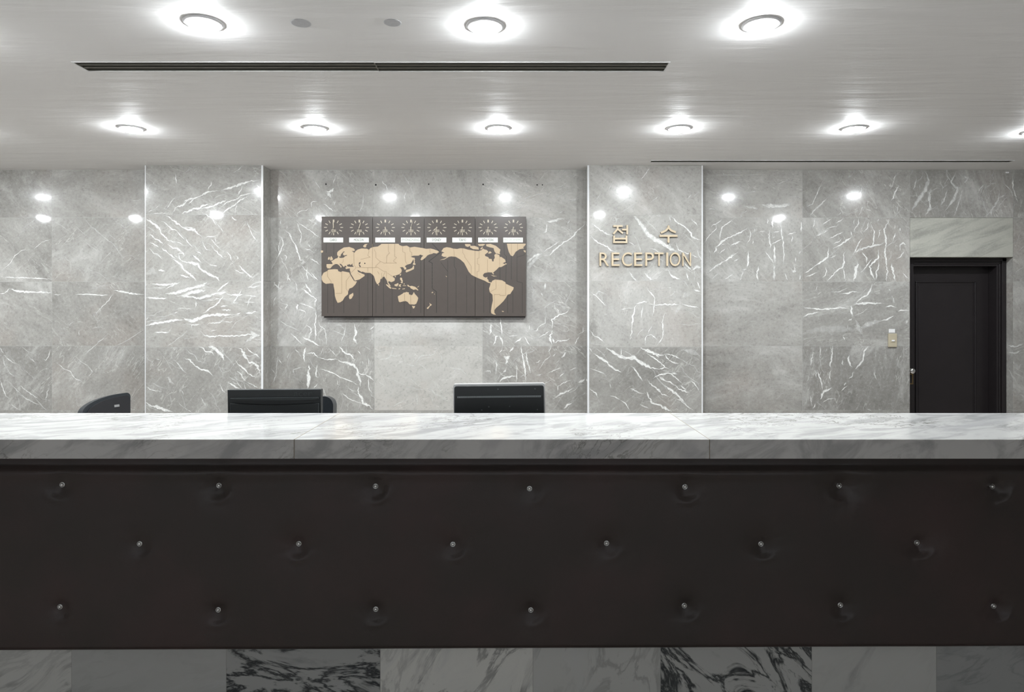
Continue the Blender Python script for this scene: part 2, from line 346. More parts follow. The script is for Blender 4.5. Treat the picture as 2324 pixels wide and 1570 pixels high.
VEIN_TEXT = """
A 3 1 0,1497 150,1515 300,1510 450,1520 690,1530
A 2 .8 0,1440 60,1385 130,1330 200,1220 290,1150 400,1140
A 2 .7 430,1150 560,1040 690,1000
A 2 .5 700,770 790,810 900,890
A 1.6 .5 1000,830 1130,960
A 1.6 .55 1160,790 1260,880 1400,1000 1500,1070 1580,1190 1640,1260
A 1.8 .6 1130,1040 1200,1100 1250,1130 1310,1190
A 2 .6 850,1210 880,1270 930,1300
A 1.5 .5 1380,950 1480,960 1560,1040
A 2 .5 290,900 340,830 480,735
A 1.6 .4 1150,1370 1210,1430 1310,1450 1420,1540
A 3 .5 1590,740 1620,790
A 2.5 .5 1680,760 1710,810 1670,820
A 2 .5 610,85 690,110
A 1.5 .4 560,290 620,340 690,345
A 1.5 .5 640,430 690,460
A 2 .55 1700,480 1800,495 1900,470
A 1.4 .4 930,1300 940,1400 920,1480
B 5 1 110,125 200,155 350,165 480,168 600,170
B 2.5 .9 0,185 50,180 90,150 110,120
B 2.5 .9 610,200 700,195
B 3 .95 870,192 1000,190 1100,195 1180,203 1250,198
B 4 1 1310,145 1380,155 1480,175 1570,190 1670,190
B 2 .6 1310,180 1250,260 1160,350 1100,420
B 2.2 .6 1070,400 1080,440 1100,470
B 2.2 .6 1100,380 1120,430
B 2.2 .6 1130,340 1155,370 1150,400
B 1.6 .5 850,500 790,550 760,530
B 2 .6 910,590 910,680
B 2 .55 1240,650 1160,720 1080,790 970,890
B 2 .5 1650,600 1450,730 1300,800
B 2 .55 860,900 940,970 1010,1010 1065,1080 1020,1135 960,1100
B 2.5 .7 650,970 740,1050 810,1080 860,1150 960,1210
B 2.2 .7 0,800 40,870
B 2.2 .7 40,880 100,940 190,1000
B 2 .6 30,900 50,1000 120,1100 170,1140
B 2.4 .7 200,1210 270,1270 350,1330 460,1400
B 2.4 .7 0,1160 30,1260 70,1360 120,1400
B 2 .6 110,1430 160,1480 240,1530
B 2 .6 90,1180 200,1300 300,1390 400,1440 510,1480
B 2.2 .7 580,830 560,900 530,950 490,930
B 2.4 .7 570,1250 545,1320 525,1430
B 1.6 .6 250,790 310,840 400,880
B 2 .5 310,890 420,990
B 1.5 .5 260,1040 340,1110 410,1170
B 4 .45 1400,830 1420,880 1380,930
B 1.5 .5 200,1350 230,1440 230,1530
B 1.5 .4 870,1300 890,1450 930,1520
C 2 .5 670,40 600,90 540,140
C 3 .7 425,120 432,200 450,300
C 2.5 .7 1310,30 1270,80 1180,135
C 3 .5 1040,40 995,90
C 4 .95 390,660 420,610 430,580 520,560 600,480 700,460 820,400 860,380 1000,365
C 5 .95 1030,360 1150,330 1300,275 1400,245 1530,225
C 3 .8 545,540 550,500 620,470
C 3.5 .9 600,540 650,490 680,470
C 6 1 510,660 600,635 680,600 740,600 790,560 880,545
C 5 .9 760,600 880,580 960,550 1050,510 1110,480
C 3 .85 1010,600 1100,520 1250,470 1290,430 1420,400 1480,405
C 4 .95 1040,665 1150,590 1230,530 1300,480 1400,430
C 4 .9 1480,405 1530,370 1530,320 1500,290
C 2.5 .8 1310,280 1300,340 1240,430
C 2.5 .85 1240,520 1220,600 1215,700
C 3 .9 1165,690 1180,730 1240,755
C 2.5 .8 860,360 860,330 900,280 900,240
C 2 .7 40,650 130,620 200,570 240,545
C 3 .6 280,640 330,580 370,510 450,430
C 2 .7 90,670 250,660 350,665
C 2 .6 1220,330 1180,350
C 2 .6 870,410 930,480
C 1.6 .5 60,340 90,290 150,280
C 1.6 .6 910,480 1000,430 1110,400
C 5.5 1 30,730 90,770 150,800 210,860 240,930 290,980 350,1030 430,1040
C 2.5 .8 430,1040 480,1050 530,1090
C 5 .95 300,690 380,740 450,800 530,850 600,880 680,880 720,930 790,990
C 2.5 .8 520,840 610,845 680,870
C 3.5 .85 240,760 320,810 370,870 440,890 500,960 550,1020
C 3 .85 560,980 590,1050 660,1110
C 2.5 .8 800,985 880,970 970,965
C 2.5 .7 780,1020 800,1080 830,1140 890,1150
C 2.4 .8 890,990 960,1080 1020,1130
C 2.2 .8 950,980 965,1050
C 3.5 .9 80,930 150,990 220,1030 270,1080
C 3.5 .9 90,1040 170,1090 210,1110
C 4.5 .95 320,1070 390,1120 450,1125 530,1180
C 3.5 .9 240,1120 300,1160 370,1220 440,1270
C 5 .95 360,1250 430,1290 500,1340 530,1400 590,1450 660,1500 710,1560
C 4.5 .9 450,1190 520,1190 550,1220
C 5.5 1 500,1290 570,1310 650,1320 730,1350 780,1420 860,1460 930,1500 1000,1510
C 3.5 .9 930,1490 980,1520 1010,1560
C 2.5 .8 80,1120 140,1190 190,1200 260,1270
C 4 .9 650,1210 710,1260 770,1310
C 3 .8 460,1200 490,1270 540,1310
C 2.5 .8 690,1165 750,1180 780,1220
C 3 .85 940,1140 1000,1200 1080,1270
C 3 .85 1100,1170 1150,1220 1165,1290
C 3 .7 1240,1220 1260,1260 1220,1260
C 4 .95 1265,1340 1320,1410 1380,1460 1420,1505 1470,1500
C 2.4 .8 1200,1400 1270,1440 1360,1460
C 3 .85 870,1335 910,1350 980,1355
C 4.5 .9 200,1410 290,1430
C 3.5 .85 470,1470 540,1490 620,1510
C 2.5 .8 1370,770 1400,850 1440,950 1520,1050
C 3 .7 790,660 830,680 920,740 970,840
C 2.5 .6 930,740 980,810 1040,880 1070,940
C 2 .7 1180,930 1180,990
C 1.8 .6 1480,1170 1540,1260
C 2 .6 1400,1290 1490,1330
C 14 .35 20,1480 120,1420 200,1480
D 8 .5 20,20 40,60
D 5 .85 100,70 230,85 330,75 420,60
D 5 .85 250,135 300,110 400,60
D 8 .85 260,185 360,180 460,150 560,120 680,90 740,50
D 10 .85 460,205 560,170 640,155 720,150
D 6 .8 380,210 520,215 640,240 760,205 860,175 930,165
D 7 .9 860,185 940,175 960,180
D 5 .95 960,185 1060,200 1155,190
D 4.5 .9 30,235 110,232 180,240 280,240
D 4 .95 990,45 930,90 870,140 850,170
D 3 .85 1140,130 1100,200 1040,280 1040,295 1100,290
D 3.5 .9 930,200 880,270 820,330 760,350 740,380 680,410
D 2.6 .8 730,265 830,250 890,240
D 3 .7 605,270 608,350
D 2.5 .7 580,300 640,300
D 6 1 30,555 120,530 200,515 300,500 400,485 470,490
D 7.5 1 450,460 520,490 570,500 640,470 720,440 800,430 880,425 960,430 1060,425
D 3 .8 1060,420 1120,405
D 5.5 .9 1180,405 1250,405 1320,390
D 3.5 .9 130,625 200,630 300,630
D 2.4 .7 340,410 410,390
D 2.4 .7 390,350 480,355 560,360
D 5 .8 890,330 970,325
D 5 .8 900,370 950,375 1010,370
D 2.6 .8 720,540 780,520 860,520 930,490 935,465
D 3.5 .85 770,630 780,610 845,605
D 4 .9 660,605 700,660 760,680 860,670 1000,670 1100,670 1220,650 1330,650
D 10 .7 1230,610 1270,650 1340,670
D 8 .6 1180,740 1240,700 1320,660
D 3 .7 560,590 560,545 660,540
D 3 .8 1200,110 1280,110 1340,90
D 3 .7 1250,200 1220,260 1190,350
D 2.5 .7 1160,200 1330,220
D 2.4 .7 1160,280 1300,285
D 2.5 .7 60,450 30,490
D 4 .9 640,790 690,810 720,850 780,850 820,890
D 8 .9 750,790 820,810 860,850 910,890 930,950
D 5.5 .95 1070,805 1130,820 1160,870 1180,920 1220,975 1280,980 1320,1020 1340,1110
D 3.5 .8 1190,800 1230,850 1310,890 1345,930
D 4 .9 1060,950 1110,1010 1170,1050 1210,1100 1260,1130 1310,1145
D 2.8 .8 1080,1070 1130,1110 1150,1160 1190,1190
D 3.5 .9 460,920 540,950 590,1010 660,1050 750,1070 810,1130
D 2.5 .6 350,940 410,1000 450,1060 500,1100
D 4 .9 980,1200 1030,1240 1110,1280
D 3 .7 1180,1200 1260,1230 1320,1270
D 2.8 .7 880,1210 910,1290 950,1330
D 3 .75 20,1240 90,1290 160,1300 220,1310
D 7 .85 30,1430 80,1470 150,1480 200,1500 250,1520 350,1540
D 6 .45 280,1140 330,1200 350,1230
D 3 .6 430,1280 470,1350
D 2.5 .6 660,1370 700,1440 740,1500
D 3 .5 140,930 200,950
D 2.5 .5 210,1070 200,1120
D 2.5 .6 1030,1010 1050,980
D 2.5 .7 1040,1130 1080,1165
I 2.5 .7 1440,240 1360,290 1310,400 1290,490
I 7 .85 1160,580 1230,590 1290,560 1320,530
I 9 .85 1190,600 1250,660 1270,700
I 3 .8 1300,610 1280,690
I 2.6 .7 1150,740 1190,670
I 3 .8 1120,790 1160,820 1230,870 1320,940
I 2.5 .8 640,1020 680,960 730,930 820,920 890,880
I 2.5 .8 930,880 910,800 930,765 1030,760
I 3 .6 940,370 1000,430 1060,510 1080,560
I 2 .7 1350,740 1320,840
I 2.5 .5 1840,630 1840,790 1790,940 1700,940
I 4 .4 1900,380 1950,400
I 2 .6 1490,640 1560,710
K 3 .9 200,355 260,390 285,470 240,590 180,720
K 2 .8 250,390 215,500 210,570 230,620
K 1.6 .6 180,720 120,820 80,900
K 2.2 .8 240,650 270,740 310,800 350,890
K 2.5 .8 280,640 330,660 315,740
K 3 .9 350,930 360,980 385,1040
K 3 .9 310,280 370,330 410,430 470,500 490,600 525,680 530,720 580,730 550,785
K 2.4 .8 340,200 340,270
K 2.4 .8 430,140 500,190 520,270 550,320 545,400 530,470 560,540
K 2.8 .85 470,130 540,190 600,240 700,290 750,340 835,390
K 3 .8 640,485 690,530
K 2.4 .7 580,550 680,570 740,610
K 3 .85 680,695 760,740 830,795
K 2.2 .75 550,790 600,860 700,950 760,1020
K 2.4 .8 640,820 625,940 665,1040
K 3 .85 690,900 740,960 800,1025
K 2.8 .6 630,100 700,140 760,170 800,220
K 1.6 .6 350,810 410,850 405,960
K 2.2 .7 240,110 245,200
K 1.8 .6 120,100 150,160
K 2 .7 350,900 345,1040
M 2.6 .8 100,0 160,60 210,90
M 2.4 .8 175,0 165,110
M 2.6 .75 145,160 115,230 110,300
M 5 .95 490,20 510,70 550,110 560,140
M 3.5 .9 430,60 540,150 620,205 600,250 605,300
M 3 .8 370,0 385,60 385,120
M 3 .9 420,250 510,275 600,320
M 3.5 .9 610,330 615,420 600,500 610,600 605,700
M 2.6 .8 640,460 660,520 720,560 735,650 740,750
M 6 .9 385,260 395,310 390,340
M 2.2 .8 400,320 480,350 490,390
M 2.8 .8 280,260 245,330
M 2.6 .7 190,200 235,245
M 2.8 .8 490,500 550,545 560,580 530,640 530,680
M 2 .6 150,430 260,510 350,550 440,590
M 4 .95 450,655 560,700 620,740 665,760
M 2.6 .8 310,600 390,680 470,760
M 2 .7 970,490 950,620 900,740
M 5 .85 1070,500 1080,560 1090,620 1060,660 1100,740
M 2.2 .7 900,500 900,520
M 2 .6 800,570 880,600 1000,660
M 2.4 .7 1310,520 1250,570
M 2 .6 160,590 160,690 180,720
M 5 .9 490,770 470,860 480,950
M 4 .85 500,850 590,840 640,900
M 2 .8 700,780 670,860
M 3 .9 640,895 740,920 870,915
M 6 1 880,920 900,940 980,960 1060,990 1110,1050 1100,1100 1140,1150 1140,1240
M 3.5 .9 890,765 940,820 970,850 1020,860 1060,910 1090,935
M 2 .7 760,780 860,880
M 5 .95 1120,1240 1110,1320 1170,1390 1170,1440 1250,1470 1290,1510
M 3.5 .85 1110,1085 1200,1100 1260,1130 1310,1180
M 2.4 .8 1235,1110 1240,1260 1290,1330
M 9 .95 520,1040 530,1150 515,1260
M 5 .95 530,980 535,1060
M 3.5 .8 630,980 610,1110 650,1140
M 3 .85 660,1030 740,1050 820,1080 900,1130 1010,1170 1110,1220
M 2 .7 870,1150 870,1210 910,1230
M 2.4 .8 920,1310 980,1370 1060,1410 1160,1440
M 2 .6 1000,1260 1080,1310
M 2.5 .8 160,880 150,1000 140,1110 90,1210
M 2.4 .7 80,1030 130,1090
M 2.4 .7 160,900 210,970
M 2.4 .7 290,840 270,920
M 2.8 .75 100,795 150,820
M 2.4 .7 640,1200 580,1270
M 2.4 .6 450,1010 340,1040 360,1110
M 2.4 .7 1110,810 1150,870
M 2.2 .7 1160,930 1180,980
M 2.4 .7 1240,900 1245,990
M 2.2 .7 1200,1010 1180,1090
L 2.6 .7 180,160 190,230 230,260 260,340
L 2.4 .6 470,60 510,140 570,240 610,330 640,450 660,600
L 3 .7 530,340 500,440 540,540
L 3.5 .6 40,600 70,660
L 2 .6 1670,480 1800,440 1920,380
L 5 .5 1690,540 1760,550 1850,490
L 4 .5 1900,690 1940,650
L 3 .5 1280,540 1310,510
L 5 .45 1700,700 1900,690 2100,600 2320,560
N 5 .9 200,230 185,330 180,380
N 3.5 .9 330,130 345,280 360,400
N 3.5 .9 220,550 260,480 260,420 310,395
N 4.5 .9 320,400 350,480 370,550
N 4.5 .95 540,515 600,470 665,425
N 3 .85 670,400 720,470 770,550
N 3.5 .8 750,240 770,320
N 3 .7 770,330 830,300
N 2.4 .7 780,350 870,330 900,270 1000,215 1000,100
N 2.4 .7 890,435 990,380 1080,325
N 3.5 .9 1170,0 1200,90
N 3.5 .9 1350,10 1300,70 1200,95 1090,170 1110,230 1095,300
N 5 .9 1110,320 1075,400 1070,470 1110,540
N 4 .85 1100,440 1130,510
N 3 .85 1110,520 1180,485 1320,470 1360,440
N 2.8 .8 1510,390 1470,460 1430,550
N 2.4 .7 1470,390 1560,350 1560,250
N 2.4 .7 430,430 520,405 600,400
N 2.8 .8 360,555 350,620 310,660
N 9 .85 380,720 430,730 470,700
N 7 .85 430,740 415,830
N 4 .8 520,560 510,600 460,640
N 4.5 .9 640,560 665,740 690,850 700,960 710,1090
N 3.5 .85 715,640 725,780 760,870 780,960
N 2.6 .8 560,800 575,900 575,1000 570,1090
N 5 .85 370,940 410,930 400,900
N 5 .85 320,1095 360,1040 430,1020 560,1000
N 3.5 .6 270,760 275,880 265,980
N 3 .7 100,940 170,920 190,980
N 2.4 .7 1090,560 1040,650
N 2.4 .7 1150,660 1110,720
N 5 .8 1250,740 1280,690 1300,640
N 2.6 .7 1160,810 1210,765
N 2.4 .7 1030,960 1130,920 1240,870
N 2.8 .8 1200,1020 1290,945
N 2.4 .7 1350,920 1470,870
N 5 .9 1490,1105 1550,1070 1595,1020
N 2.8 .75 1180,1240 1190,1150 1260,1110 1400,1050
N 4 .8 1110,1340 1210,1280 1300,1240 1420,1180
N 4 .85 1270,1480 1330,1430 1410,1390
N 2.5 .6 870,1000 950,970
N 2.5 .7 860,810 940,760
F 7 .7 30,1130 120,1050 220,1020
F 12 .5 30,1230 70,1150 150,1070 200,1050
F 3.5 .85 200,1050 300,1040 370,970 470,890 560,840 620,760 700,690 725,640
F 3 .7 220,1010 340,930 440,860
F 6 .8 260,645 330,640 390,620 450,610
F 3.5 .85 270,660 260,760 220,775
F 3 .6 370,650 380,720
F 2.6 .7 510,670 540,630
F 3 .6 330,790 410,770
F 7 .7 250,1370 245,1450
F 4 .6 200,1480 220,1540
F 3 .5 0,370 120,330 240,300
F 3 .5 20,240 40,310
F 4 .8 780,650 850,700 900,740 980,790 1050,810
F 3.5 .8 780,790 830,860 910,910 980,940 1040,990 1110,1010
F 11 .8 1300,580 1370,650 1430,740 1480,810 1560,860 1640,900 1720,960 1810,1000
F 6 .8 1500,830 1620,890 1740,960
F 4 .8 1730,560 1820,660 1900,700 1980,780 1990,830 2100,860
F 3.5 .7 1980,830 2040,825
F 3 .7 1970,600 2060,690
F 8 .5 1570,570 1620,580
F 3 .6 1720,570 1740,650
F 3 .8 1240,880 1310,930
F 3 .7 1360,940 1390,990
F 3 .75 1800,890 1830,980 1990,1040 2090,1080
F 10 .75 2000,1220 2050,1180 2100,1190
F 4.5 .8 1890,1130 1990,1220
F 3.5 .7 1490,960 1560,980 1680,1060
F 3 .8 1420,1230 1450,1290 1520,1335
F 3 .7 1230,1210 1290,1310 1360,1370
F 3 .7 1700,1200 1740,1280 1860,1330
F 3 .7 1920,1240 1950,1330
F 3 .8 1370,165 1430,90 1490,0
F 2.4 .6 980,290 1040,200 1080,140
F 2.4 .6 1930,390 1990,300
F 2.4 .6 2000,350 2090,280
F 2 .5 1500,420 1600,330
F 2 .5 840,390 920,310
F 3 .6 1080,580 1100,680
G 4 .9 640,740 660,600 665,500 690,380 720,340
G 5 .85 700,340 780,320 830,315
G 4 .8 840,340 920,355 1020,345 1120,350 1200,340
G 4 .9 1210,350 1300,365 1400,385
G 3 .85 820,160 850,200 910,270 905,370 890,480
G 2.6 .8 780,350 770,430 760,520
G 3 .85 1020,440 995,540 1005,640 1000,720 930,810
G 2.6 .8 810,810 805,720 830,690 880,685 950,750
G 2.4 .7 710,720 740,650 810,610
G 2.4 .7 830,680 880,580
G 3 .8 190,200 270,260 370,370
G 3 .7 340,460 400,450
G 3 .8 190,630 230,690 290,720 370,790
G 2.2 .6 210,290 290,200 380,240
G 2.4 .7 530,410 590,390 680,390
G 5 .8 1340,190 1420,200
G 3 .8 1380,90 1420,180
G 12 .4 1220,260 1320,220
G 10 .45 1130,470 1210,340
G 2.6 .6 640,20 720,80
G 4 .85 820,0 840,50 890,80
G 4 .85 1080,0 1110,40 1190,70
G 3 .8 1260,0 1290,80
G 8 .95 370,830 440,870 520,930 600,940 680,940 740,980 800,1020 870,1050 960,1070
G 4 .9 540,830 535,920
G 6 .95 750,830 820,860 880,880 950,910 1020,910
G 4 .9 900,880 960,940
G 3.4 .9 1020,900 1060,960 1130,1000 1180,1000
G 3 .85 1020,895 1100,910 1190,950
G 3.4 .9 820,890 900,940 980,1000 1030,1050 1075,1065
G 4 .9 960,1070 1030,1045
G 5 .95 230,890 300,940 370,980 410,1030 470,1070 540,1100
G 3 .85 180,830 220,880
G 4 .85 650,1030 700,1080 750,1160 780,1200
G 3.6 .9 890,1170 960,1130 1060,1110 1100,1120 1160,1180 1215,1225
G 3.4 .85 830,1180 860,1230 920,1270 970,1320 1000,1350 1070,1370
G 6 .9 930,1280 980,1330
G 4 .9 960,1150 1010,1190 1080,1210 1120,1240 1150,1250
G 5 .9 1010,1240 1080,1290 1150,1340 1200,1390 1250,1450
G 4 .9 1140,1240 1180,1290 1300,1330
G 3 .8 1190,1240 1270,1310
G 6 .95 820,1320 860,1400 880,1440 960,1470 1030,1500 1100,1540
G 3 .8 640,1280 740,1330 790,1340
G 3 .75 180,1280 260,1340 280,1390
G 3 .8 530,1410 590,1450 640,1540
G 3.5 .8 1130,1400 1200,1410 1260,1470 1350,1530
G 3 .7 410,1360 480,1380 520,1410
G 2.4 .7 190,1060 280,1090 370,1120
G 3 .7 410,1220 420,1280
G 3.4 .85 1100,1110 1160,1120
G 10 .45 1200,850 1320,870 1420,920
G 2.8 .8 1310,1180 1380,1260 1420,1330
G 3 .7 740,1450 850,1510
Q 3 .6 290,60 320,90 300,110
Q 3 .5 560,150 500,180 450,240
Q 2.4 .5 400,180 500,185
Q 3 .6 690,340 760,320
Q 2.6 .5 600,370 700,320
Q 3 .6 1030,235 1130,200 1230,155
Q 10 .7 830,510 900,530 1000,530 1110,530 1240,500
Q 5 .6 580,540 690,545 800,570
Q 3 .6 90,580 150,565 215,580
Q 3 .5 545,640 650,590
Q 4 .6 550,640 570,690
Q 2.5 .5 700,90 830,50
Q 2.6 .8 285,700 270,740 150,800 140,820
Q 2.4 .8 210,740 215,840 120,930 30,1060
Q 3 .85 470,690 390,750 300,810 280,870 260,950 260,1020
Q 4 .9 640,840 560,880 480,920 380,960 310,1000 250,1060 220,1080 170,1110
Q 4 .85 215,1080 210,1130 180,1180
Q 2.4 .7 350,1040 270,1070
Q 4 .85 400,1075 440,1055 550,1010
Q 2.4 .7 350,1100 250,1190
Q 4.5 .8 520,1150 420,1220 350,1270 200,1360 80,1450
Q 3 .8 520,1245 460,1290
Q 2.2 .8 645,820 690,900 680,970 640,1040 630,1100
Q 4 .8 725,1000 700,1045
Q 5 .9 655,1150 650,1220 650,1320 630,1380
Q 5 .7 640,1390 560,1410
Q 2.4 .7 590,1400 540,1560
Q 3.5 .85 795,1350 770,1480 790,1560
Q 4.5 .8 910,700 930,770
Q 5 .85 985,700 985,840
Q 3.5 .8 945,840 935,960 950,1050 960,1130
Q 5 .85 1010,1060 1010,1200 1020,1310
Q 4 .85 880,1150 940,1220 1000,1310
Q 6 .65 1000,1310 1010,1420 1000,1560
Q 3.4 .85 1090,720 1105,850 1110,930 1130,1050 1140,1200 1130,1330
Q 4 .8 1110,920 1125,1000
Q 3 .8 960,1055 1050,1010 1110,980
Q 2.6 .7 780,885 890,870
Q 2.6 .8 980,890 1100,870
Q 2.4 .7 975,900 985,970 1030,930
Q 3.4 .8 1180,920 1270,895 1320,880
Q 5 .85 1380,740 1375,880
Q 2.6 .8 1260,920 1250,1040
Q 5 .8 1355,1140 1355,1190
Q 5 .8 1300,1220 1300,1300
Q 9 .8 1250,1420 1310,1420
Q 4 .8 1285,1350 1290,1430
Q 3 .7 1150,1440 1190,1550
Q 2.4 .6 240,1450 140,1540
Q 3 .7 470,1440 310,1550
Q 3.5 .7 1370,1460 1350,1560
Q 2.6 .7 740,830 745,890
R 2.6 .7 325,230 270,275 220,400 170,500 80,545
R 4 .6 390,400 300,500 200,580 130,680
R 5 .5 640,150 720,100
R 3.4 .7 850,260 830,400
R 2.6 .6 930,210 900,330 890,400
R 4 .8 1360,240 1310,330 1280,410 1245,460
R 3 .7 870,510 840,600 800,670
R 2.6 .6 1330,60 1290,160 1270,250 1220,320
R 2.4 .5 640,220 800,260 960,300
R 2.2 .6 590,600 520,660
R 2.6 .6 970,90 880,130
R 2.2 .6 1340,500 1340,630
R 2.8 .8 195,690 200,780 170,835
R 3 .8 440,700 370,740 300,790
R 5 .8 378,700 378,730
R 3.4 .8 600,695 540,740 480,760
R 3.4 .85 400,845 320,900 225,940
R 2.2 .6 550,790 400,830 200,950
R 3.4 .85 590,880 480,940 400,980
R 3 .8 575,970 530,1020 450,1050
R 4 .95 725,940 640,1000 560,1060 455,1110
R 3 .8 690,870 720,940
R 4.5 .9 395,1095 385,1160 385,1230 300,1290 190,1360
R 3 .8 190,1360 70,1450
R 3 .8 505,1200 410,1240
R 3 .85 340,1350 365,1410 350,1480 310,1510
R 3 .8 240,1430 150,1480 70,1500
R 4 .85 630,1155 600,1180 605,1300 590,1360 500,1420 450,1480 370,1560
R 3 .8 600,1370 620,1560
R 3 .85 800,690 805,770 745,850 760,910
R 3 .8 940,740 930,820 870,890
R 3.4 .85 960,750 1020,880 1010,1020 985,1110
R 2.8 .8 870,965 820,1010 770,1110 735,1200
R 7 .95 785,1300 800,1330 765,1380 765,1470 730,1560
R 3.4 .85 855,1160 910,1240 920,1310
R 3 .8 990,1250 920,1340 870,1410 820,1440
R 3 .85 1120,855 1090,870 1080,960 1060,980
R 4.5 .9 1220,715 1200,780 1155,840 1170,940 1180,1060 1165,1180 1185,1300 1195,1430 1185,1560
R 4.5 .9 1080,1130 1075,1240 960,1340 970,1430 1030,1550
R 4 .85 1080,1250 1080,1360 1045,1450 1045,1550
R 5 .75 730,1175 860,1110 1020,1070 1130,1050 1160,1020
R 2.8 .8 1300,780 1300,850
R 3 .7 1310,890 1290,970 1260,1040
R 4 .7 1375,820 1380,880
R 3.4 .85 1365,1140 1380,1060 1410,1030 1470,1070
R 3 .8 1430,1150 1380,1220 1320,1260
R 5 .9 1255,1310 1270,1390 1290,1470 1300,1560
R 2.4 .8 1400,1440 1500,1530
R 5 .7 1070,700 1075,740
R 2.4 .6 740,700 740,800
S 3 .8 200,100 175,150
S 2.6 .8 200,190 250,165
S 3.6 .85 470,180 540,185 610,155 680,175
S 2.6 .7 360,165 450,165 550,115
S 4.5 .9 835,70 810,140 775,200 710,230 640,290
S 5 .9 610,310 700,295 780,290 860,295 950,300
S 4.5 .9 595,320 590,380 610,440
S 4 .9 50,345 160,355 240,365 340,360 460,345 580,360
S 3.6 .85 40,455 80,425 160,410 220,390
S 14 .35 30,650 200,600 400,590 600,595 700,580
S 10 .45 640,480 670,560 720,660
S 12 .5 700,580 800,530 920,500
S 3.6 .85 920,500 1000,480 1080,440
S 3.4 .85 1125,385 1160,375 1260,380
S 3.4 .85 980,340 1050,320 1110,345
S 5 .5 1060,210 1090,300
S 8 .6 1220,530 1240,480
S 5 .8 560,500 600,470
S 3.4 .75 500,670 515,720
S 3 .7 550,540 540,590
S 2 .6 620,440 720,400 800,330
S 4 .6 1020,125 1045,160
S 3 .6 235,780 235,900
S 5 .75 155,860 135,940 125,1010
S 3.6 .8 375,785 365,950 345,1000 360,1050
S 3 .8 355,1060 340,1130 355,1190
S 3.6 .8 195,1060 240,1170 265,1290
S 5 .9 370,1265 270,1310 240,1400
S 2.6 .7 250,1440 330,1395 405,1385
S 4 .8 560,880 565,980 600,1030
S 5 .9 780,790 735,860 730,940 690,990 640,1050
S 3 .8 615,1080 600,1130 565,1160
S 3 .8 545,1240 475,1305
S 3.6 .7 530,1200 505,1240
S 4 .5 870,870 870,930
S 4 .5 860,1060 860,1130 890,1180
S 3 .7 100,1120 100,1160 70,1200
S 3.4 .7 180,1445 150,1510
S 3 .7 120,1350 140,1480
S 4 .7 490,940 495,1010
S 14 .3 1110,930 1180,1080 1190,1200
S 10 .3 1180,1200 1170,1350 1190,1440
S 3 .6 190,1060 185,1160
S 3 .6 770,1500 830,1540
H 8 .6 1570,130 1590,180 1570,240 1520,310 1490,360
H 6 .6 1600,230 1590,300 1600,340 1570,390
H 7 .6 1750,140 1720,190 1760,230 1740,290 1690,360
H 4 .6 1700,230 1680,300 1660,330
H 4 .5 1790,240 1770,310 1740,390
H 3 .6 1520,160 1500,240
H 3.4 .6 1915,205 1880,250
H 4 .6 2010,240 2000,300 1960,360 1960,400
H 4 .5 2050,260 1990,300
H 4 .6 1790,150 1820,170 1800,200
H 3.4 .8 2085,150 2090,230 2110,290 2120,310
H 4 .6 2060,1160 2100,1170 2150,1150
H 5 .5 2060,1200 2100,1210 2140,1190
H 5 .4 2090,1250 2120,1300 2140,1270
H 4 .4 2060,1300 2110,1380
H 2.4 .5 330,150 480,150
"""

# ------------------------------------------------------------------ stone walls
ORG = {'A': (0, 370, 5.815), 'B': (0, 630, 5.065), 'C': (325, 370, 5.815), 'D': (325, 630, 5.065), 'I': (590, 360, 7.85),
       'K': (600, 480, 6.543), 'L': (840, 380, 6.4556), 'M': (600, 640, 5.2346), 'N': (1085, 700, 6.542), 'F': (1190, 380, 5.234),
       'G': (1300, 620, 4.906), 'Q': (1590, 380, 6.0385), 'R': (1815, 380, 6.0385), 'S': (1815, 630, 5.065), 'H': (1500, 340, 2.6165)}
VEINS = []
for ln in VEIN_TEXT.strip().splitlines():
    p = ln.split(); ox, oy, s = ORG[p[0]]
    VEINS.append((float(p[1]), float(p[2]), [(ox + float(q.split(',')[0]) / s, oy + float(q.split(',')[1]) / s) for q in p[3:]]))

LP = (329.0, 597.0); RP = (1333.0, 1595.0)       # pilaster fronts in px
rng = random.Random(7)

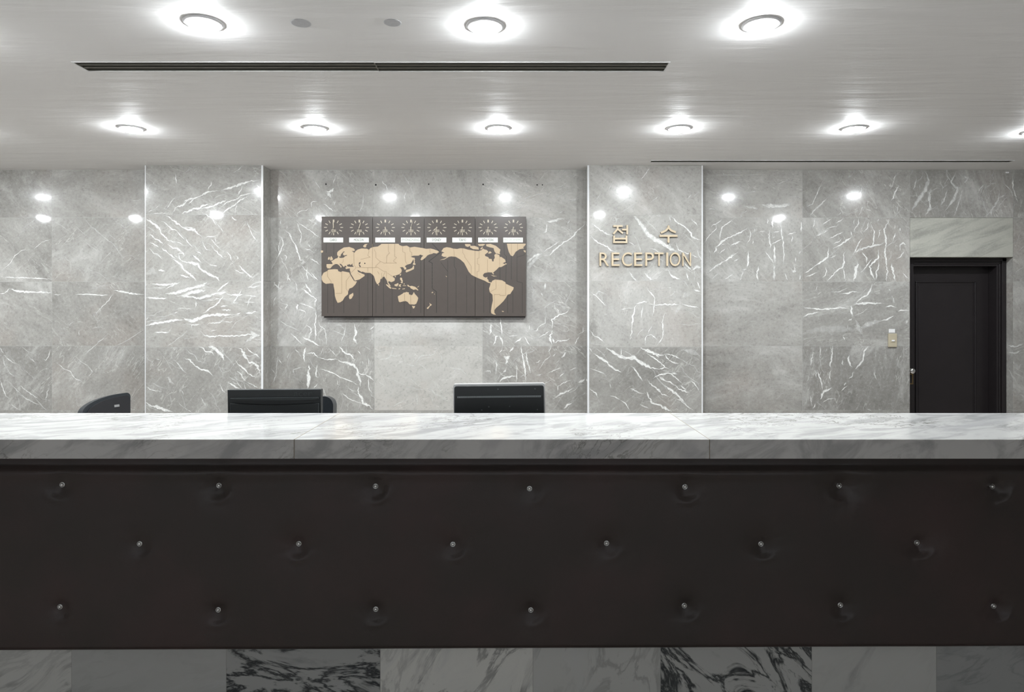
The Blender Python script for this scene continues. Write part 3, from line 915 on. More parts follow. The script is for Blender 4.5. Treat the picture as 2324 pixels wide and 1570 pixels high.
class Stone:
    """a stone surface: tiles, grout backing and inlaid veins in one mesh"""
    def __init__(self): self.v, self.f, self.m, self.ta, self.va = [], [], [], [], []
    def quad(self, ps, mi=0, tile=(0.5, 0.5, 0.5, 0.5), va=None):
        b = len(self.v); self.v += [tuple(p) for p in ps]; self.f.append(tuple(range(b, b + len(ps)))); self.m.append(mi)
        self.ta.append(tile); self.va += (va or [0.0] * len(ps))
    def tile_front(self, x0, x1, z0, z1, y, tile, g=0.0011, t=0.0006):
        a, b, c, d = x0 + g, x1 - g, z0 + g, z1 - g
        self.quad([(a, y, c), (b, y, c), (b, y, d), (a, y, d)], 0, tile)
        for p, q in (((a, c), (b, c)), ((b, c), (b, d)), ((b, d), (a, d)), ((a, d), (a, c))):
            self.quad([(p[0], y, p[1]), (p[0], y + t, p[1]), (q[0], y + t, q[1]), (q[0], y, q[1])], 0, tile)
    def box(self, x0, x1, y0, y1, z0, z1, mi=1, tile=(0.5, 0.5, 0.5, 0.5)):
        P = [(x, y, z) for x in (x0, x1) for y in (y0, y1) for z in (z0, z1)]
        for f in ((0, 1, 3, 2), (4, 6, 7, 5), (0, 4, 5, 1), (2, 3, 7, 6), (0, 2, 6, 4), (1, 5, 7, 3)):
            self.quad([P[i] for i in f], mi, tile)
    def ribbon(self, pts, w, s, y, k, mi=2, step=0.011, bounds=None):
        """pts in metres (x,z) ; w full width in m"""
        seg = [0]
        for a, b in zip(pts, pts[1:]): seg.append(seg[-1] + math.hypot(b[0] - a[0], b[1] - a[1]))
        L = seg[-1]
        if L < 1e-4: return
        n = max(3, int(L / step)); out = []; j = 0
        for i in range(n + 1):
            t = L * i / n
            while j < len(seg) - 2 and seg[j + 1] < t: j += 1
            u = (t - seg[j]) / max(1e-6, seg[j + 1] - seg[j])
            out.append((pts[j][0] + (pts[j + 1][0] - pts[j][0]) * u, pts[j][1] + (pts[j + 1][1] - pts[j][1]) * u))
        ph = rng.random() * 100; yy = y - 0.0005 - k * 1.6e-6
        jit = min(0.0085, 0.0028 + w * 0.26)
        res = []
        for i, (x, z) in enumerate(out):
            a = out[max(0, i - 1)]; b = out[min(n, i + 1)]
            dx, dz = b[0] - a[0], b[1] - a[1]; l = math.hypot(dx, dz) or 1; nx, nz = -dz / l, dx / l
            o = mnoise.noise(Vector((ph, i * 0.55, 0))) * jit + mnoise.noise(Vector((ph, i * 1.7, 5))) * jit * 0.8
            e = min(1.0, min(i, n - i) / (0.20 * n + 0.8)); e = 0.26 + 0.74 * e
            ww = w * 0.70 * e * (0.85 + 0.75 * mnoise.noise(Vector((ph, i * 0.23, 9))))
            ww = max(ww, 0.0025)
            cx, cz = x + nx * o, z + nz * o
            sk = 0.22 * mnoise.noise(Vector((ph, i * 0.9, 19)))
            pts3 = [(cx - nx * ww, cz - nz * ww), (cx - nx * ww * (0.42 + sk), cz - nz * ww * (0.42 + sk)), (cx + nx * ww * (0.42 - sk), cz + nz * ww * (0.42 - sk)), (cx + nx * ww, cz + nz * ww)]
            if bounds: pts3 = [(min(max(p[0], bounds[0]), bounds[1]), min(max(p[1], bounds[2]), bounds[3])) for p in pts3]
            st = min(1, s * 1.1) * (0.92 + 0.25 * mnoise.noise(Vector((ph, i * 0.4, 29)))) * (0.55 + 0.45 * e)
            res.append((pts3, max(0.0, min(1.0, st))))
        for (p, sa), (q, sb) in zip(res, res[1:]):
            for c in range(3):
                va = [0 if c == 0 else sa, sa if c < 2 else 0, sb if c < 2 else 0, 0 if c == 0 else sb]
                self.quad([(p[c][0], yy, p[c][1]), (p[c + 1][0], yy, p[c + 1][1]), (q[c + 1][0], yy, q[c + 1][1]), (q[c][0], yy, q[c][1])], mi, (0.5, 0.5, 0.5, 0.5), va)
    def build(self, name, parent=None, mats=None):
        me = bpy.data.meshes.new(name); me.from_pydata(self.v, [], self.f)
        for m_ in (mats or [M_wall, M_grout, M_vein]): me.materials.append(m_)
        ca = me.attributes.new('tile', 'FLOAT_COLOR', 'CORNER'); vals = []
        for p, mi, t in zip(me.polygons, self.m, self.ta):
            p.material_index = mi; vals += list(t) * p.loop_total
        ca.data.foreach_set('color', vals)
        va = me.attributes.new('vein', 'FLOAT', 'POINT'); va.data.foreach_set('value', self.va)
        me.update()
        o = bpy.data.objects.new(name, me); COL.objects.link(o)
        if parent: o.parent = parent
        return o

def loose_veins(st, x0, x1, z0, z1, y, k0, n, ang, spread, lmin, lmax, wpx, s):
    """scattered extra veins of one tile; angle in degrees from +x towards +z"""
    for i in range(n):
        a = math.radians(ang + rng.gauss(0, spread)); L = rng.uniform(lmin, lmax) * (z1 - z0)
        cx, cz = rng.uniform(x0, x1), rng.uniform(z0, z1); pts = []
        m = 5; dx, dz = math.cos(a), math.sin(a)
        for q in range(m + 1):
            t = (q / m - 0.5) * L; o = rng.gauss(0, 0.035) * L * 1.3
            pts.append((cx + dx * t - dz * o, cz + dz * t + dx * o))
        st.ribbon(pts, rng.uniform(0.6, 1.2) * wpx / 243.0, s * rng.uniform(0.75, 1.35), y, k0 + i, bounds=(x0 + .002, x1 - .002, z0 + .002, z1 - .002))

ROWS = [ZC, 2.422, 1.8245, 1.225, 0.6255, 0.026, 0.0]
# (px0, px1): rows of (tone, fine, angle/pi, n extra, vein angle, spread, width px, strength)
def T(tone, fine, ang, n=0, va=0, sp=20, w=1.6, s=0.4): return (tone, fine, ang, n, va, sp, w, s)
WALL_COLS = [
 (-1900, -1657, None), (-1657, -1413, None), (-1413, -1170, None), (-1170, -927, None), (-927, -684, None), (-684, -441, None), (-441, -125, None),
 (-125, 118, [T(.34, .5, .75, 5, 20, 30, 1.8, .3), T(.46, .7, .75, 10, 45, 20, 1.6, .3), T(.40, .5, .8, 8, 40, 30, 1.5, .25), T(.24, .6, .28, 14, -50, 12, 1.6, .4), T(.3, .5, .2)]),
 (118, 362, [T(.46, .4, 0, 6, 10, 20, 1.8, .25), T(.42, .7, .25, 16, -40, 18, 1.4, .35), T(.36, .6, .75, 12, 40, 25, 1.4, .3), T(.36, .8, .3, 14, -60, 30, 1.4, .3), T(.35, .5, .2)]),
 (606, 850, [T(.44, .7, .7, 10, -50, 40, 1.6, .35), T(.46, .7, .3, 12, -50, 16, 1.5, .4), T(.42, .8, .3, 16, -45, 25, 1.5, .4), T(.40, .9, .4, 22, -70, 35, 1.6, .45), T(.38, .5, .2)]),
 (850, 1095, [T(.52, .3, .6, 3, 70, 20, 1.6, .3), T(.46, .5, .3), T(.60, .15, 0, 2, 40, 30, 1.2, .2), T(.80, .8, .1, 26, -35, 40, 3.0, .4), T(.42, .5, .2)]),
 (1095, 1338, [T(.54, .8, .85, 18, 25, 12, 1.8, .4), T(.46, .7, .8, 14, 55, 30, 1.6, .35), T(.42, .8, .8, 14, 40, 35, 1.6, .4), T(.36, .9, .75, 26, 40, 15, 1.6, .45), T(.36, .5, .2)]),
 (1580, 1821, [T(.52, .6, .9, 8, 20, 25, 2.2, .3), T(.50, .6, .75, 10, 50, 22, 1.5, .4), T(.50, .12, 0, 3, 80, 20, 1.5, .25), T(.44, .15, 0, 3, 60, 30, 1.5, .3), T(.42, .3, .2)]),
 (1821, 2065, [T(.40, .9, .7, 14, 55, 12, 1.5, .35), T(.44, .8, .65, 14, 65, 25, 1.5, .4), T(.36, .7, .1, 14, 20, 40, 1.4, .3), T(.22, .8, .45, 14, 80, 25, 1.6, .35), T(.32, .5, .2)]),
 (2065, 2299, [T(.28, .9, .6, 24, 70, 35, 2.2, .45), None, None, None, None]),
 (2299, 2542, [T(.30, .8, .5, 10, 80, 20, 2, .4), T(.40, .8, .8, 12, 40, 25, 1.6, .35), T(.36, .6, .7, 12, 45, 25, 1.6, .3), T(.36, .9, .9, 18, 15, 25, 2, .35), T(.34, .5, .2)]),
 (2542, 2785, None)]

tagS = lambda o: tag(o, kind='structure')
wall = Stone()
XL, XR = PX(-1900, YW), PX(2785, YW)
dox0, dox1, doz = PX(2065, YW), PX(2299, YW), PZ(583.5, YW)
DOL = PZ(494, YW)
kv = 0
for (a, b, rows) in WALL_COLS:
    for r in range(5):
        z1, z0 = ROWS[r], ROWS[r + 1]; x0, x1 = PX(a, YW), PX(b, YW)
        tl = rows[r] if rows else T(rng.uniform(.3, .55), rng.uniform(.3, .8), rng.random(), 8, rng.uniform(-60, 60), 20, 1.6, .4)
        if tl is None: continue
        wall.tile_front(x0, x1, z0, z1, YW, (tl[0], rng.random(), tl[1], tl[2]))
        if tl[3]:
            loose_veins(wall, x0, x1, z0, z1, YW, kv, tl[3], tl[4], tl[5], .12, .5, tl[6], tl[7]); kv += tl[3]
# strips around the door
for (z0, z1, tn) in ((1.8245, doz, .40), (1.225, 1.8245, .36), (.6255, 1.225, .36), (.026, .6255, .34)):      # stone faces of the door recess
    for xx in (dox0 - .0005, dox1 + .0005):
        wall.quad([(xx, YW + .0005, z0 + .001), (xx, YW + .25, z0 + .001), (xx, YW + .25, z1 - .001), (xx, YW + .0005, z1 - .001)], 0, (tn, .37, .6, .8))
wall.box(XL, dox0 - .001, YW + .0006, YW + .26, 0, ZC); wall.box(dox1 + .001, XR, YW + .0006, YW + .26, 0, ZC); wall.box(dox0 - .001, dox1 + .001, YW + .0006, YW + .26, DOL + .001, ZC)
pl = {'L': Stone(), 'R': Stone()}
for w, s, pts in VEINS:
    mx = sum(p[0] for p in pts) / len(pts); kv += 1
    if LP[0] < mx < LP[1]:
        q = [(PX(p[0], YP), PZ(p[1], YP)) for p in pts]
        pl['L'].ribbon(q, w / 250, s, YP, kv, bounds=(PX(LP[0], YP) + .006, PX(LP[1], YP) - .013, 0, ZC - .002))
    elif RP[0] < mx < RP[1]:
        q = [(PX(p[0], YP), PZ(p[1], YP)) for p in pts]
        pl['R'].ribbon(q, w / 250, s, YP, kv, bounds=(PX(RP[0], YP) + .014, PX(RP[1], YP) - .008, 0, ZC - .002))
    else:
        q = [(PX(p[0], YW), PZ(p[1], YW)) for p in pts]
        wall.ribbon(q, w / 243, s, YW, kv)
# drilled holes above the clock board
hm = []
for hx, hy, r in ((740, 418, 1.9), (853, 419.5, 2.0), (973, 418, 1.7), (1096.5, 418.5, 2.0), (1219, 419.5, 1.7), (1231, 419.5, 1.5)):
    c = [(PX(hx + r * math.cos(i * PI / 5), YW), YW - .0025, PZ(hy + r * math.sin(i * PI / 5), YW)) for i in range(10)]
    wall.quad(c, 3)
o_wall = tagS(wall.build('wall_back', mats=[M_wall, M_grout, M_vein, M_dark]))

def pilaster(name, st, px0, px1, rows, wl, wr, tonel):
    x0, x1 = PX(px0, YP), PX(px1, YP)
    for r in range(5):
        z1, z0 = ROWS[r], ROWS[r + 1]
        tl = rows[r]
        st.tile_front(x0 + wl, x1 - wr, z0, z1, YP, (tl[0], rng.random(), tl[1], tl[2]))
        loose_veins(st, x0 + wl, x1 - wr, z0, z1, YP, 0, tl[3], tl[4], tl[5], .12, .5, tl[6], tl[7])
        for sx, xs in ((x0, 1), (x1, -1)):
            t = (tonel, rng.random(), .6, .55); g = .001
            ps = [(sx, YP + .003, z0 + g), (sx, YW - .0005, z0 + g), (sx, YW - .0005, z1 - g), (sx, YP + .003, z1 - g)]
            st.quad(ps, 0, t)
    st.box(x0 + .002, x1 - .002, YP + .0006, YW + .05, 0, ZC)
    o = tagS(st.build(name))
    for xa, xb in ((x0 - .0006, x0 + wl), (x1 - wr, x1 + .0006)):
        m = MB(); m.box(xa, xb, YP - .0012, YP + .004, 0.0, ZC); m.build('edge_strip', M_edge, o)
    return o
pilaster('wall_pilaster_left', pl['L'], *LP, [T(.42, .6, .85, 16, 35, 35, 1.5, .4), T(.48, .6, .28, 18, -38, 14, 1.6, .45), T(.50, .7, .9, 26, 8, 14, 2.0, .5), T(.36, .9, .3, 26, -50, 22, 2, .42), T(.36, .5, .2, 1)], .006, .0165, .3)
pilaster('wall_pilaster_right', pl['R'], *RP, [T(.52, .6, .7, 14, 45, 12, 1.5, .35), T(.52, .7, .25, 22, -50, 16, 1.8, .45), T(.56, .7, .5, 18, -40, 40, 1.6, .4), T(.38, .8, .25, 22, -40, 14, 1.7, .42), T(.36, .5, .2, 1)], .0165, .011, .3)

# ------------------------------------------------------------------ ceiling, floor, other walls
X0, X1, Y0, Y1 = -7.7, 6.2, -4.2, YW + .26
v1 = (PX(165, 3.5), PX(1519, 3.5), 3.500, 3.634); v2 = (PX(1477, 5.81), PX(2297, 5.81), 5.784, 5.846)
m = MB()
def slab_z(x0, x1, y0, y1): m.box(x0, x1, y0, y1, ZC, ZC + .14)
slab_z(X0, X1, Y0, v1[2]); slab_z(X0, v1[0], v1[2], v1[3]); slab_z(v1[1], X1, v1[2], v1[3]); slab_z(X0, X1, v1[3], v2[2])
slab_z(X0, v2[0], v2[2], v2[3]); slab_z(v2[1], X1, v2[2], v2[3]); slab_z(X0, X1, v2[3], Y1)
tagS(m.build('ceiling', M_ceil))
m = MB(); m.box(X0, X1, Y0, Y1, -.1, 0); tagS(m.build('floor', M_floor))
m = MB(); m.box(X0 - .1, X0, Y0, Y1, 0, ZC); tagS(m.build('wall_left', M_side))
m = MB(); m.box(X1, X1 + .1, Y0, Y1, 0, ZC); tagS(m.build('wall_right', M_side))
m = MB(); m.box(X0, X1, Y0 - .1, Y0, 0, ZC); tagS(m.build('wall_front', M_lobby))

# air slots in the ceiling
def air_slot(x0, x1, y0, y1, label, n, dz=0.0, rim=.006, ra=1, rb=1):
    r = empty('air_vent', ((x0 + x1) / 2, (y0 + y1) / 2, ZC), 0, label, 'air vent', 'linear slot vents in the ceiling')
    cx, cy = (x0 + x1) / 2, (y0 + y1) / 2
    m = MB(); a, b, c, d = x0 - cx, x1 - cx, y0 - cy, y1 - cy; h = .075
    m.box(a, b, c, c + .002, -.001, h); m.box(a, b, d - .002, d, -.001, h); m.box(a, a + .002, c, d, -.001, h); m.box(b - .002, b, c, d, -.001, h)
    m.box(a, b, c, d, h, h + .004); m.build('duct_box', M_vent, r)
    m = MB(); e, f = a - rim * ra, b + rim * rb; m.box(e, f, c - rim, c + .001, -.004, -.0005); m.box(e, f, d - .001, d + rim, -.004, -.0005)
    
    if ra: m.box(e, a + .001, c, d, -.004, -.0005)
    if rb: m.box(b - .001, f, c, d, -.004, -.0005)
    m.build('frame', M_ventw, r)
    for k in range(1, n):
        m = MB(); yy = c + (d - c) * k / n + dz
        m.box(a + .002, b - .002, yy - .0045, yy + .0045, 0.0, .016); m.build('slat', M_vent, r)
    m = MB(); m.box(a + .002, b - .002, c + .002, d - .03, .05, .056); m.build('damper', M_dark, r)
    return r
xm = PX(848, 3.5)
air_slot(v1[0], xm - .0004, v1[2] + .001, v1[3] - .005, 'long grey ceiling slot vent, the left half of the pair, pointed at its left end', 3, rb=0)
air_slot(xm + .0004, v1[1], v1[2] + .004, v1[3] - .001, 'long grey ceiling slot vent, right half of the pair, white rim at its end', 3, ra=0)
air_slot(v2[0], v2[1], v2[2], v2[3], 'narrow dark slot vent in the ceiling close to the stone wall above the door side', 1, rim=.003)

# filler discs
for px, py, r, lab in ((683, 51, .046, 'round grey filled patch on the ceiling, beside the near left downlight'), (891, 50, .040, 'round grey filled patch on the ceiling, nearer the middle of the two')):
    d = 1984.0 / (VY - py); m = MB(); m.lathe([(r, 0), (r, -.0015), (r * .9, -.0025)], 28, (0, 0, 0))
    o = m.build('ceiling_patch', M_patch); o.location = (PX(px, d), d, ZC); tag(o, lab, 'ceiling patch', 'filled round patches in the ceiling')

# ------------------------------------------------------------------ downlights
def make_downlight():
    r = empty('downlight', (0, 0, ZC)); tag(r, 'x', 'ceiling light', 'round ceiling downlights')
    m = MB(); m.lathe([(.056, -.0005), (.056, -.005), (.062, -.0095), (.078, -.0095), (.087, -.004), (.087, -.0005)], 48, cap=False); m.build('trim_ring', M_ring, r, smooth=True)
    m = MB(); m.lathe([(.0545, -.0005), (.0545, -.014), (.053, -.021)], 32, cap=False, mi=1); m.lathe([(.053, -.021), (.050, -.0235), (.038, -.0265), (.020, -.0285), (.0005, -.0290)], 32, cap=False); m.build('lamp', [M_bulb, M_bulbside], r, smooth=True)
    return r
def copy_tree(o, parent=None):
    c = o.copy(); COL.objects.link(c); c.parent = parent
    for ch in list(o.children): copy_tree(ch, c)
    return c
LR2 = [(-951, 'far row ceiling downlight, furthest to the left beyond the view'), (-535, 'far row ceiling downlight mirrored at the far left of the stone wall'),
       (-119, 'far row ceiling downlight just beyond the left edge of view'), (297, 'lit round ceiling downlight of the far row above the left stone pilaster'),
       (715, 'lit round ceiling downlight of the far row between the left pilaster and the clock board'), (1131, 'lit round ceiling downlight of the far row above the world clock board'),
       (1541, 'lit round ceiling downlight of the far row above the pilaster with the RECEPTION letters'), (1938, 'lit round far row ceiling downlight between RECEPTION letters and the dark door'),
       (2350, 'far row ceiling downlight at the right edge, only its glow in view')]
LR1 = [(-2094, 'ceiling downlight of the near row, furthest to the left outside the view'), (-1455, 'ceiling downlight of the near row, third beyond the left edge'),
       (-816, 'ceiling downlight of the near row, second beyond the left edge'), (-177, 'ceiling downlight of the near row just beyond the left edge'),
       (462, 'large lit ceiling downlight of the near row, leftmost one in view beside the filled patches'), (1101, 'large lit ceiling downlight of the near row, middle one in front of the slot vent'),
       (1728, 'large lit ceiling downlight of the near row, rightmost one, past the slot vent'), (2982, 'ceiling downlight of the near row beyond the right edge')]
proto = None
for row, d in ((LR2, 4.765), (LR1, 3.057)):
    for px, lab in row:
        if proto is None: proto = make_downlight(); o = proto
        else: o = copy_tree(proto)
        dd = d
        if px == 2350: dd = 4.86
        if px == 1728: dd = 1984 / (706 - 53.0)
        if px == 462: dd = 1984 / (706 - 50.0)
        o.location = (PX(px, dd), dd, ZC); o['label'] = lab

# ------------------------------------------------------------------ door and lintel
YF = YW + .094; YD = YF + .110
door = empty('door_1', (dox0, YF, 0)); tagS(door)
def L3(x, y, z): return (x - dox0, y - YF, z)
m = MB()   # stepped architrave and jambs
def fb(x0, x1, y0, y1, z0, z1): m.box(x0 - dox0, x1 - dox0, y0 - YF, y1 - YF, z0, z1)
jl, jr, jt = PX(2073.5, YF), PX(2262.5, YF), PZ(604, YF); dz2 = doz - .0015
fb(dox0 + .001, jl, YF, YD + .04, 0.001, dz2); fb(jr, dox1 - .001, YF, YD + .04, 0.001, dz2); fb(jl, jr, YF, YD + .04, jt, dz2)
fb(jr + .016, jr + .027, YF - .009, YF, 0.001, jt + .03); fb(jr + .042, dox1 - .002, YF - .014, YF, 0.001, dz2)
fb(jl, jr + .027, YF - .009, YF, jt + .018, jt + .029); fb(dox0 + .002, dox1 - .002, YF - .014, YF, jt + .045, dz2)
m.build('door_frame', M_wood, door, bevel=.003)
m = MB(); m.box(jl + .001 - dox0, jr - .001 - dox0, YD - YF, YD + .04 - YF, .008, jt - .001); leaf = m.build('door_leaf', M_wood, door, bevel=.002)
p0, p1, pt = PX(2077, YD), PX(2214, YD), PZ(638, YD)
m = MB()
for (a, b, c, d) in ((p0, p1, pt - .014, pt), (p0, p1, .2, .214), (p0, p0 + .014, .214, pt - .014), (p1 - .014, p1, .214, pt - .014)):
    m.box(a - dox0, b - dox0, YD - .011 - YF, YD + .002 - YF, c, d)
m.build('panel_moulding', M_wood, leaf, bevel=.005)
m = MB(); m.box(p0 + .03 - dox0, p1 - .03 - dox0, YD - .004 - YF, YD + .002 - YF, .25, pt - .04); m.build('raised_panel', M_wood, leaf, bevel=.004)
kx = PX(2071.5, YF - .05)
m = MB(); Ry = Matrix.Translation((kx - dox0, 0, PZ(842, YF - .05))) @ Matrix.Rotation(PI / 2, 4, 'X')
m.lathe([(.022, 0), (.022, .006), (.012, .010), (.011, .026), (.018, .034), (.0245, .044), (.024, .054), (.015, .062), (.001, .064)], 28, mat=Ry)
tag(m.build('door_knob', M_chrome, door, smooth=True), 'silver door knob')
m = MB(); m.box(kx - .024 - dox0, kx + .034 - dox0, -.004, 0, PZ(872, YF), PZ(848, YF)); tag(m.build('latch_plate', M_brass, door, bevel=.0015), 'brass plate under the knob')
m = MB(); m.box(kx - .006 - dox0, kx + .020 - dox0, -.007, -.003, PZ(869, YF), PZ(850, YF)); m.build('latch_plate_centre', M_wood, door, bevel=.002)
m = MB(); m.box(dox0 + .001, dox1 - .0005, YW - .003, YW + .25, doz, DOL - .001); o = m.build('stone_lintel', M_lint, bevel=.003)
tag(o, kind='structure')

# ------------------------------------------------------------------ light switch and sticker
yw = YW - .0012
sw = empty('light_switch', (PX(2024.5, yw), yw, PZ(772, yw)), 0, 'cream light switch plate on the stone wall beside the dark door', 'light switch')
hw, hh = 9.6 / 243, 15.2 / 243
m = MB(); m.box(-hw, hw, -.014, 0, -hh, hh); m.build('switch_plate', M_cream, sw, bevel=.003)
m = MB(); m.box(-hw * .55, hw * .6, -.0165, -.013, -.020, .022); m.build('switch_surround', M_cream, sw, bevel=.002)
m = MB(); m.box(-.013, .014, -.022, -.015, -.010, .004); m.build('switch_button', M_white, sw, bevel=.002)
m = MB(); m.box(-7 / 243, 7 / 243, -.0012, 0, -4.2 / 243, 4.2 / 243); o = m.build('wall_sticker', M_white); o.location = (PX(2024, yw), yw, PZ(750.6, yw))
tag(o, 'small white paper sticker on the stone wall just above the light switch', 'sticker')
m = MB(); m.box(-4 / 243, 4 / 243, -.0012, 0, -1.6 / 243, 1.6 / 243); o = m.build('paper_scrap', M_white); o.location = (PX(2286, yw), yw, PZ(391.5, yw))
tag(o, 'tiny white paper scrap high on the stone wall near the ceiling above the door', 'sticker')

# ------------------------------------------------------------------ lettering
def text_mesh(s, x0, x1, z0, z1, y0, y1):
    """letters fitted into a rectangle of the xz plane, from y0 (front) to y1"""
    cu = bpy.data.curves.new('t', 'FONT'); cu.body = s; cu.size = 1; cu.extrude = 0.5; cu.resolution_u = 4
    ob = bpy.data.objects.new('t', cu); COL.objects.link(ob)
    dg = bpy.context.evaluated_depsgraph_get(); dg.update()
    me = bpy.data.meshes.new_from_object(ob.evaluated_get(dg)); COL.objects.unlink(ob); bpy.data.objects.remove(ob)
    xs = [v.co.x for v in me.vertices]; ys = [v.co.y for v in me.vertices]
    a, b, c, d = min(xs), max(xs), min(ys), max(ys)
    for v in me.vertices:
        x, y, z = v.co
        v.co = (x0 + (x - a) / (b - a) * (x1 - x0), y0 if z > 0 else y1, z0 + (y - c) / (d - c) * (z1 - z0))
    me.materials.clear(); me.update(); return me

def letter_obj(name, me, yf):
    """gold face, edge in a darker gold with side shading painted in"""
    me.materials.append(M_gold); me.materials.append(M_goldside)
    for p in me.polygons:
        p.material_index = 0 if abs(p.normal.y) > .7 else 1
        p.use_smooth = False
    return name

def centre(me):
    xs = [v.co.x for v in me.vertices]; zs = [v.co.z for v in me.vertices]; ys = [v.co.y for v in me.vertices]
    c = Vector(((min(xs) + max(xs)) / 2, max(ys), min(zs)))
    for v in me.vertices: v.co -= c
    return c

yf, yb = YP - .0205, YP - .0003
cx0, cy0, cs = 1320, 360, 5.233
spans = [('R', 212, 326), ('E', 355, 452), ('C', 478, 598), ('E', 624, 722), ('P', 756, 860), ('T', 866, 974), ('I', 1005, 1029), ('O', 1046, 1174), ('N', 1196, 1300)]
desc = ['gold raised letter R that starts the word RECEPTION on the stone pilaster', 'gold raised first letter E of RECEPTION, between R and C', 'gold raised letter C of RECEPTION between the first two E letters',
        'gold raised second letter E of RECEPTION, between C and P', 'gold raised letter P of RECEPTION before the T', 'gold raised letter T of RECEPTION between P and I',
        'gold raised letter I of RECEPTION, a plain narrow bar before the O', 'gold raised letter O of RECEPTION, nearly touching the final N', 'gold raised letter N that ends the word RECEPTION']
for (ch, a, b), lab in zip(spans, desc):
    t, bt = 1114, 1274
    if ch in 'CO': t, bt = 1111, 1277
    me = text_mesh(ch, PX(cx0 + a / cs, yf), PX(cx0 + b / cs, yf), PZ(cy0 + bt / cs, yf), PZ(cy0 + t / cs, yf), yf, yb)
    c = centre(me); letter_obj(ch, me, yf)
    o = bpy.data.objects.new('sign_letter', me); COL.objects.link(o); o.location = c
    tag(o, lab, 'sign letter', 'gold letters of the word RECEPTION')

def stroke_obj(name, strokes, w, lab, grp):
    """strokes: polylines in F-crop px"""
    ox, oy, s = 1190, 380, 5.234; m = MB()
    for k, pts in enumerate(strokes):
        P = [Vector((PX(ox + p[0] / s, yf), PZ(oy + p[1] / s, yf))) for p in pts]; h = w / s * yf / F / 2
        L, R = [], []
        for i, p in enumerate(P):
            d1 = (P[i] - P[i - 1]).normalized() if i else (P[1] - P[0]).normalized()
            d2 = (P[i + 1] - P[i]).normalized() if i < len(P) - 1 else d1
            t = (d1 + d2).normalized(); nrm = Vector((-t.y, t.x)); q = h / max(.5, nrm.dot(Vector((-d1.y, d1.x))))
            L.append(p + nrm * q); R.append(p - nrm * q)
        m.prism([(p.x, p.y) for p in L] + [(p.x, p.y) for p in reversed(R)], yf - k * .00015, yb)
    me = m.mesh(name); c = centre(me); letter_obj(name, me, yf)
    o = bpy.data.objects.new(name, me); COL.objects.link(o); o.location = c; tag(o, lab, 'sign character', grp)
W = 26
stroke_obj('sign_character', [[(1056, 695), (1168, 695)], [(1112, 697), (1104, 735), (1058, 790)], [(1106, 728), (1172, 782)], [(1222, 684), (1222, 795)], [(1160, 738), (1222, 738)],
                              [(1066, 808), (1066, 895)], [(1213, 808), (1213, 895)], [(1066, 845), (1213, 845)], [(1054, 887), (1225, 887)]], W * .8,
           'gold raised Korean character, the left one above RECEPTION, with a box shape below', 'gold Korean characters above RECEPTION')
stroke_obj('sign_character', [[(1716, 688), (1712, 715), (1680, 750), (1622, 776)], [(1712, 715), (1745, 748), (1800, 770)], [(1606, 812), (1820, 812)], [(1713, 812), (1713, 893)]], W * .88,
           'gold raised Korean character, the right one above RECEPTION, like a roof on a stem', 'gold Korean characters above RECEPTION')

# ------------------------------------------------------------------ world clock board
YB = 6.112
bx, bz = PX(962, YB), PZ(604, YB)
board = empty('world_clock_board', (bx, YW - .001, bz), 0, 'dark brown wall board with beige world map and eight clocks over white city plates', 'world clock')
def bp(px, py): return (PX(px, YB) - bx, PZ(py, YB) - bz)
oy = YB - (YW - .001)        # board face in local y
seams = [729.2, 845.6, 962.3, 1078.4, 1194.2]
for a, b in zip(seams, seams[1:]):
    (x0, z0), (x1, z1) = bp(a + .35, 717.6), bp(b - .35, 491.3)
    m = MB(); m.box(x0, x1, oy, oy + .014, z0, z1); m.build('board_panel', M_board, board, bevel=.0012)
(x0, z0), (x1, z1) = bp(734.5, 721.0), bp(1192.5, 496)
m = MB(); m.box(x0, x1, oy + .013, 0, z0, z1); m.build('back_box', M_boardback, board)

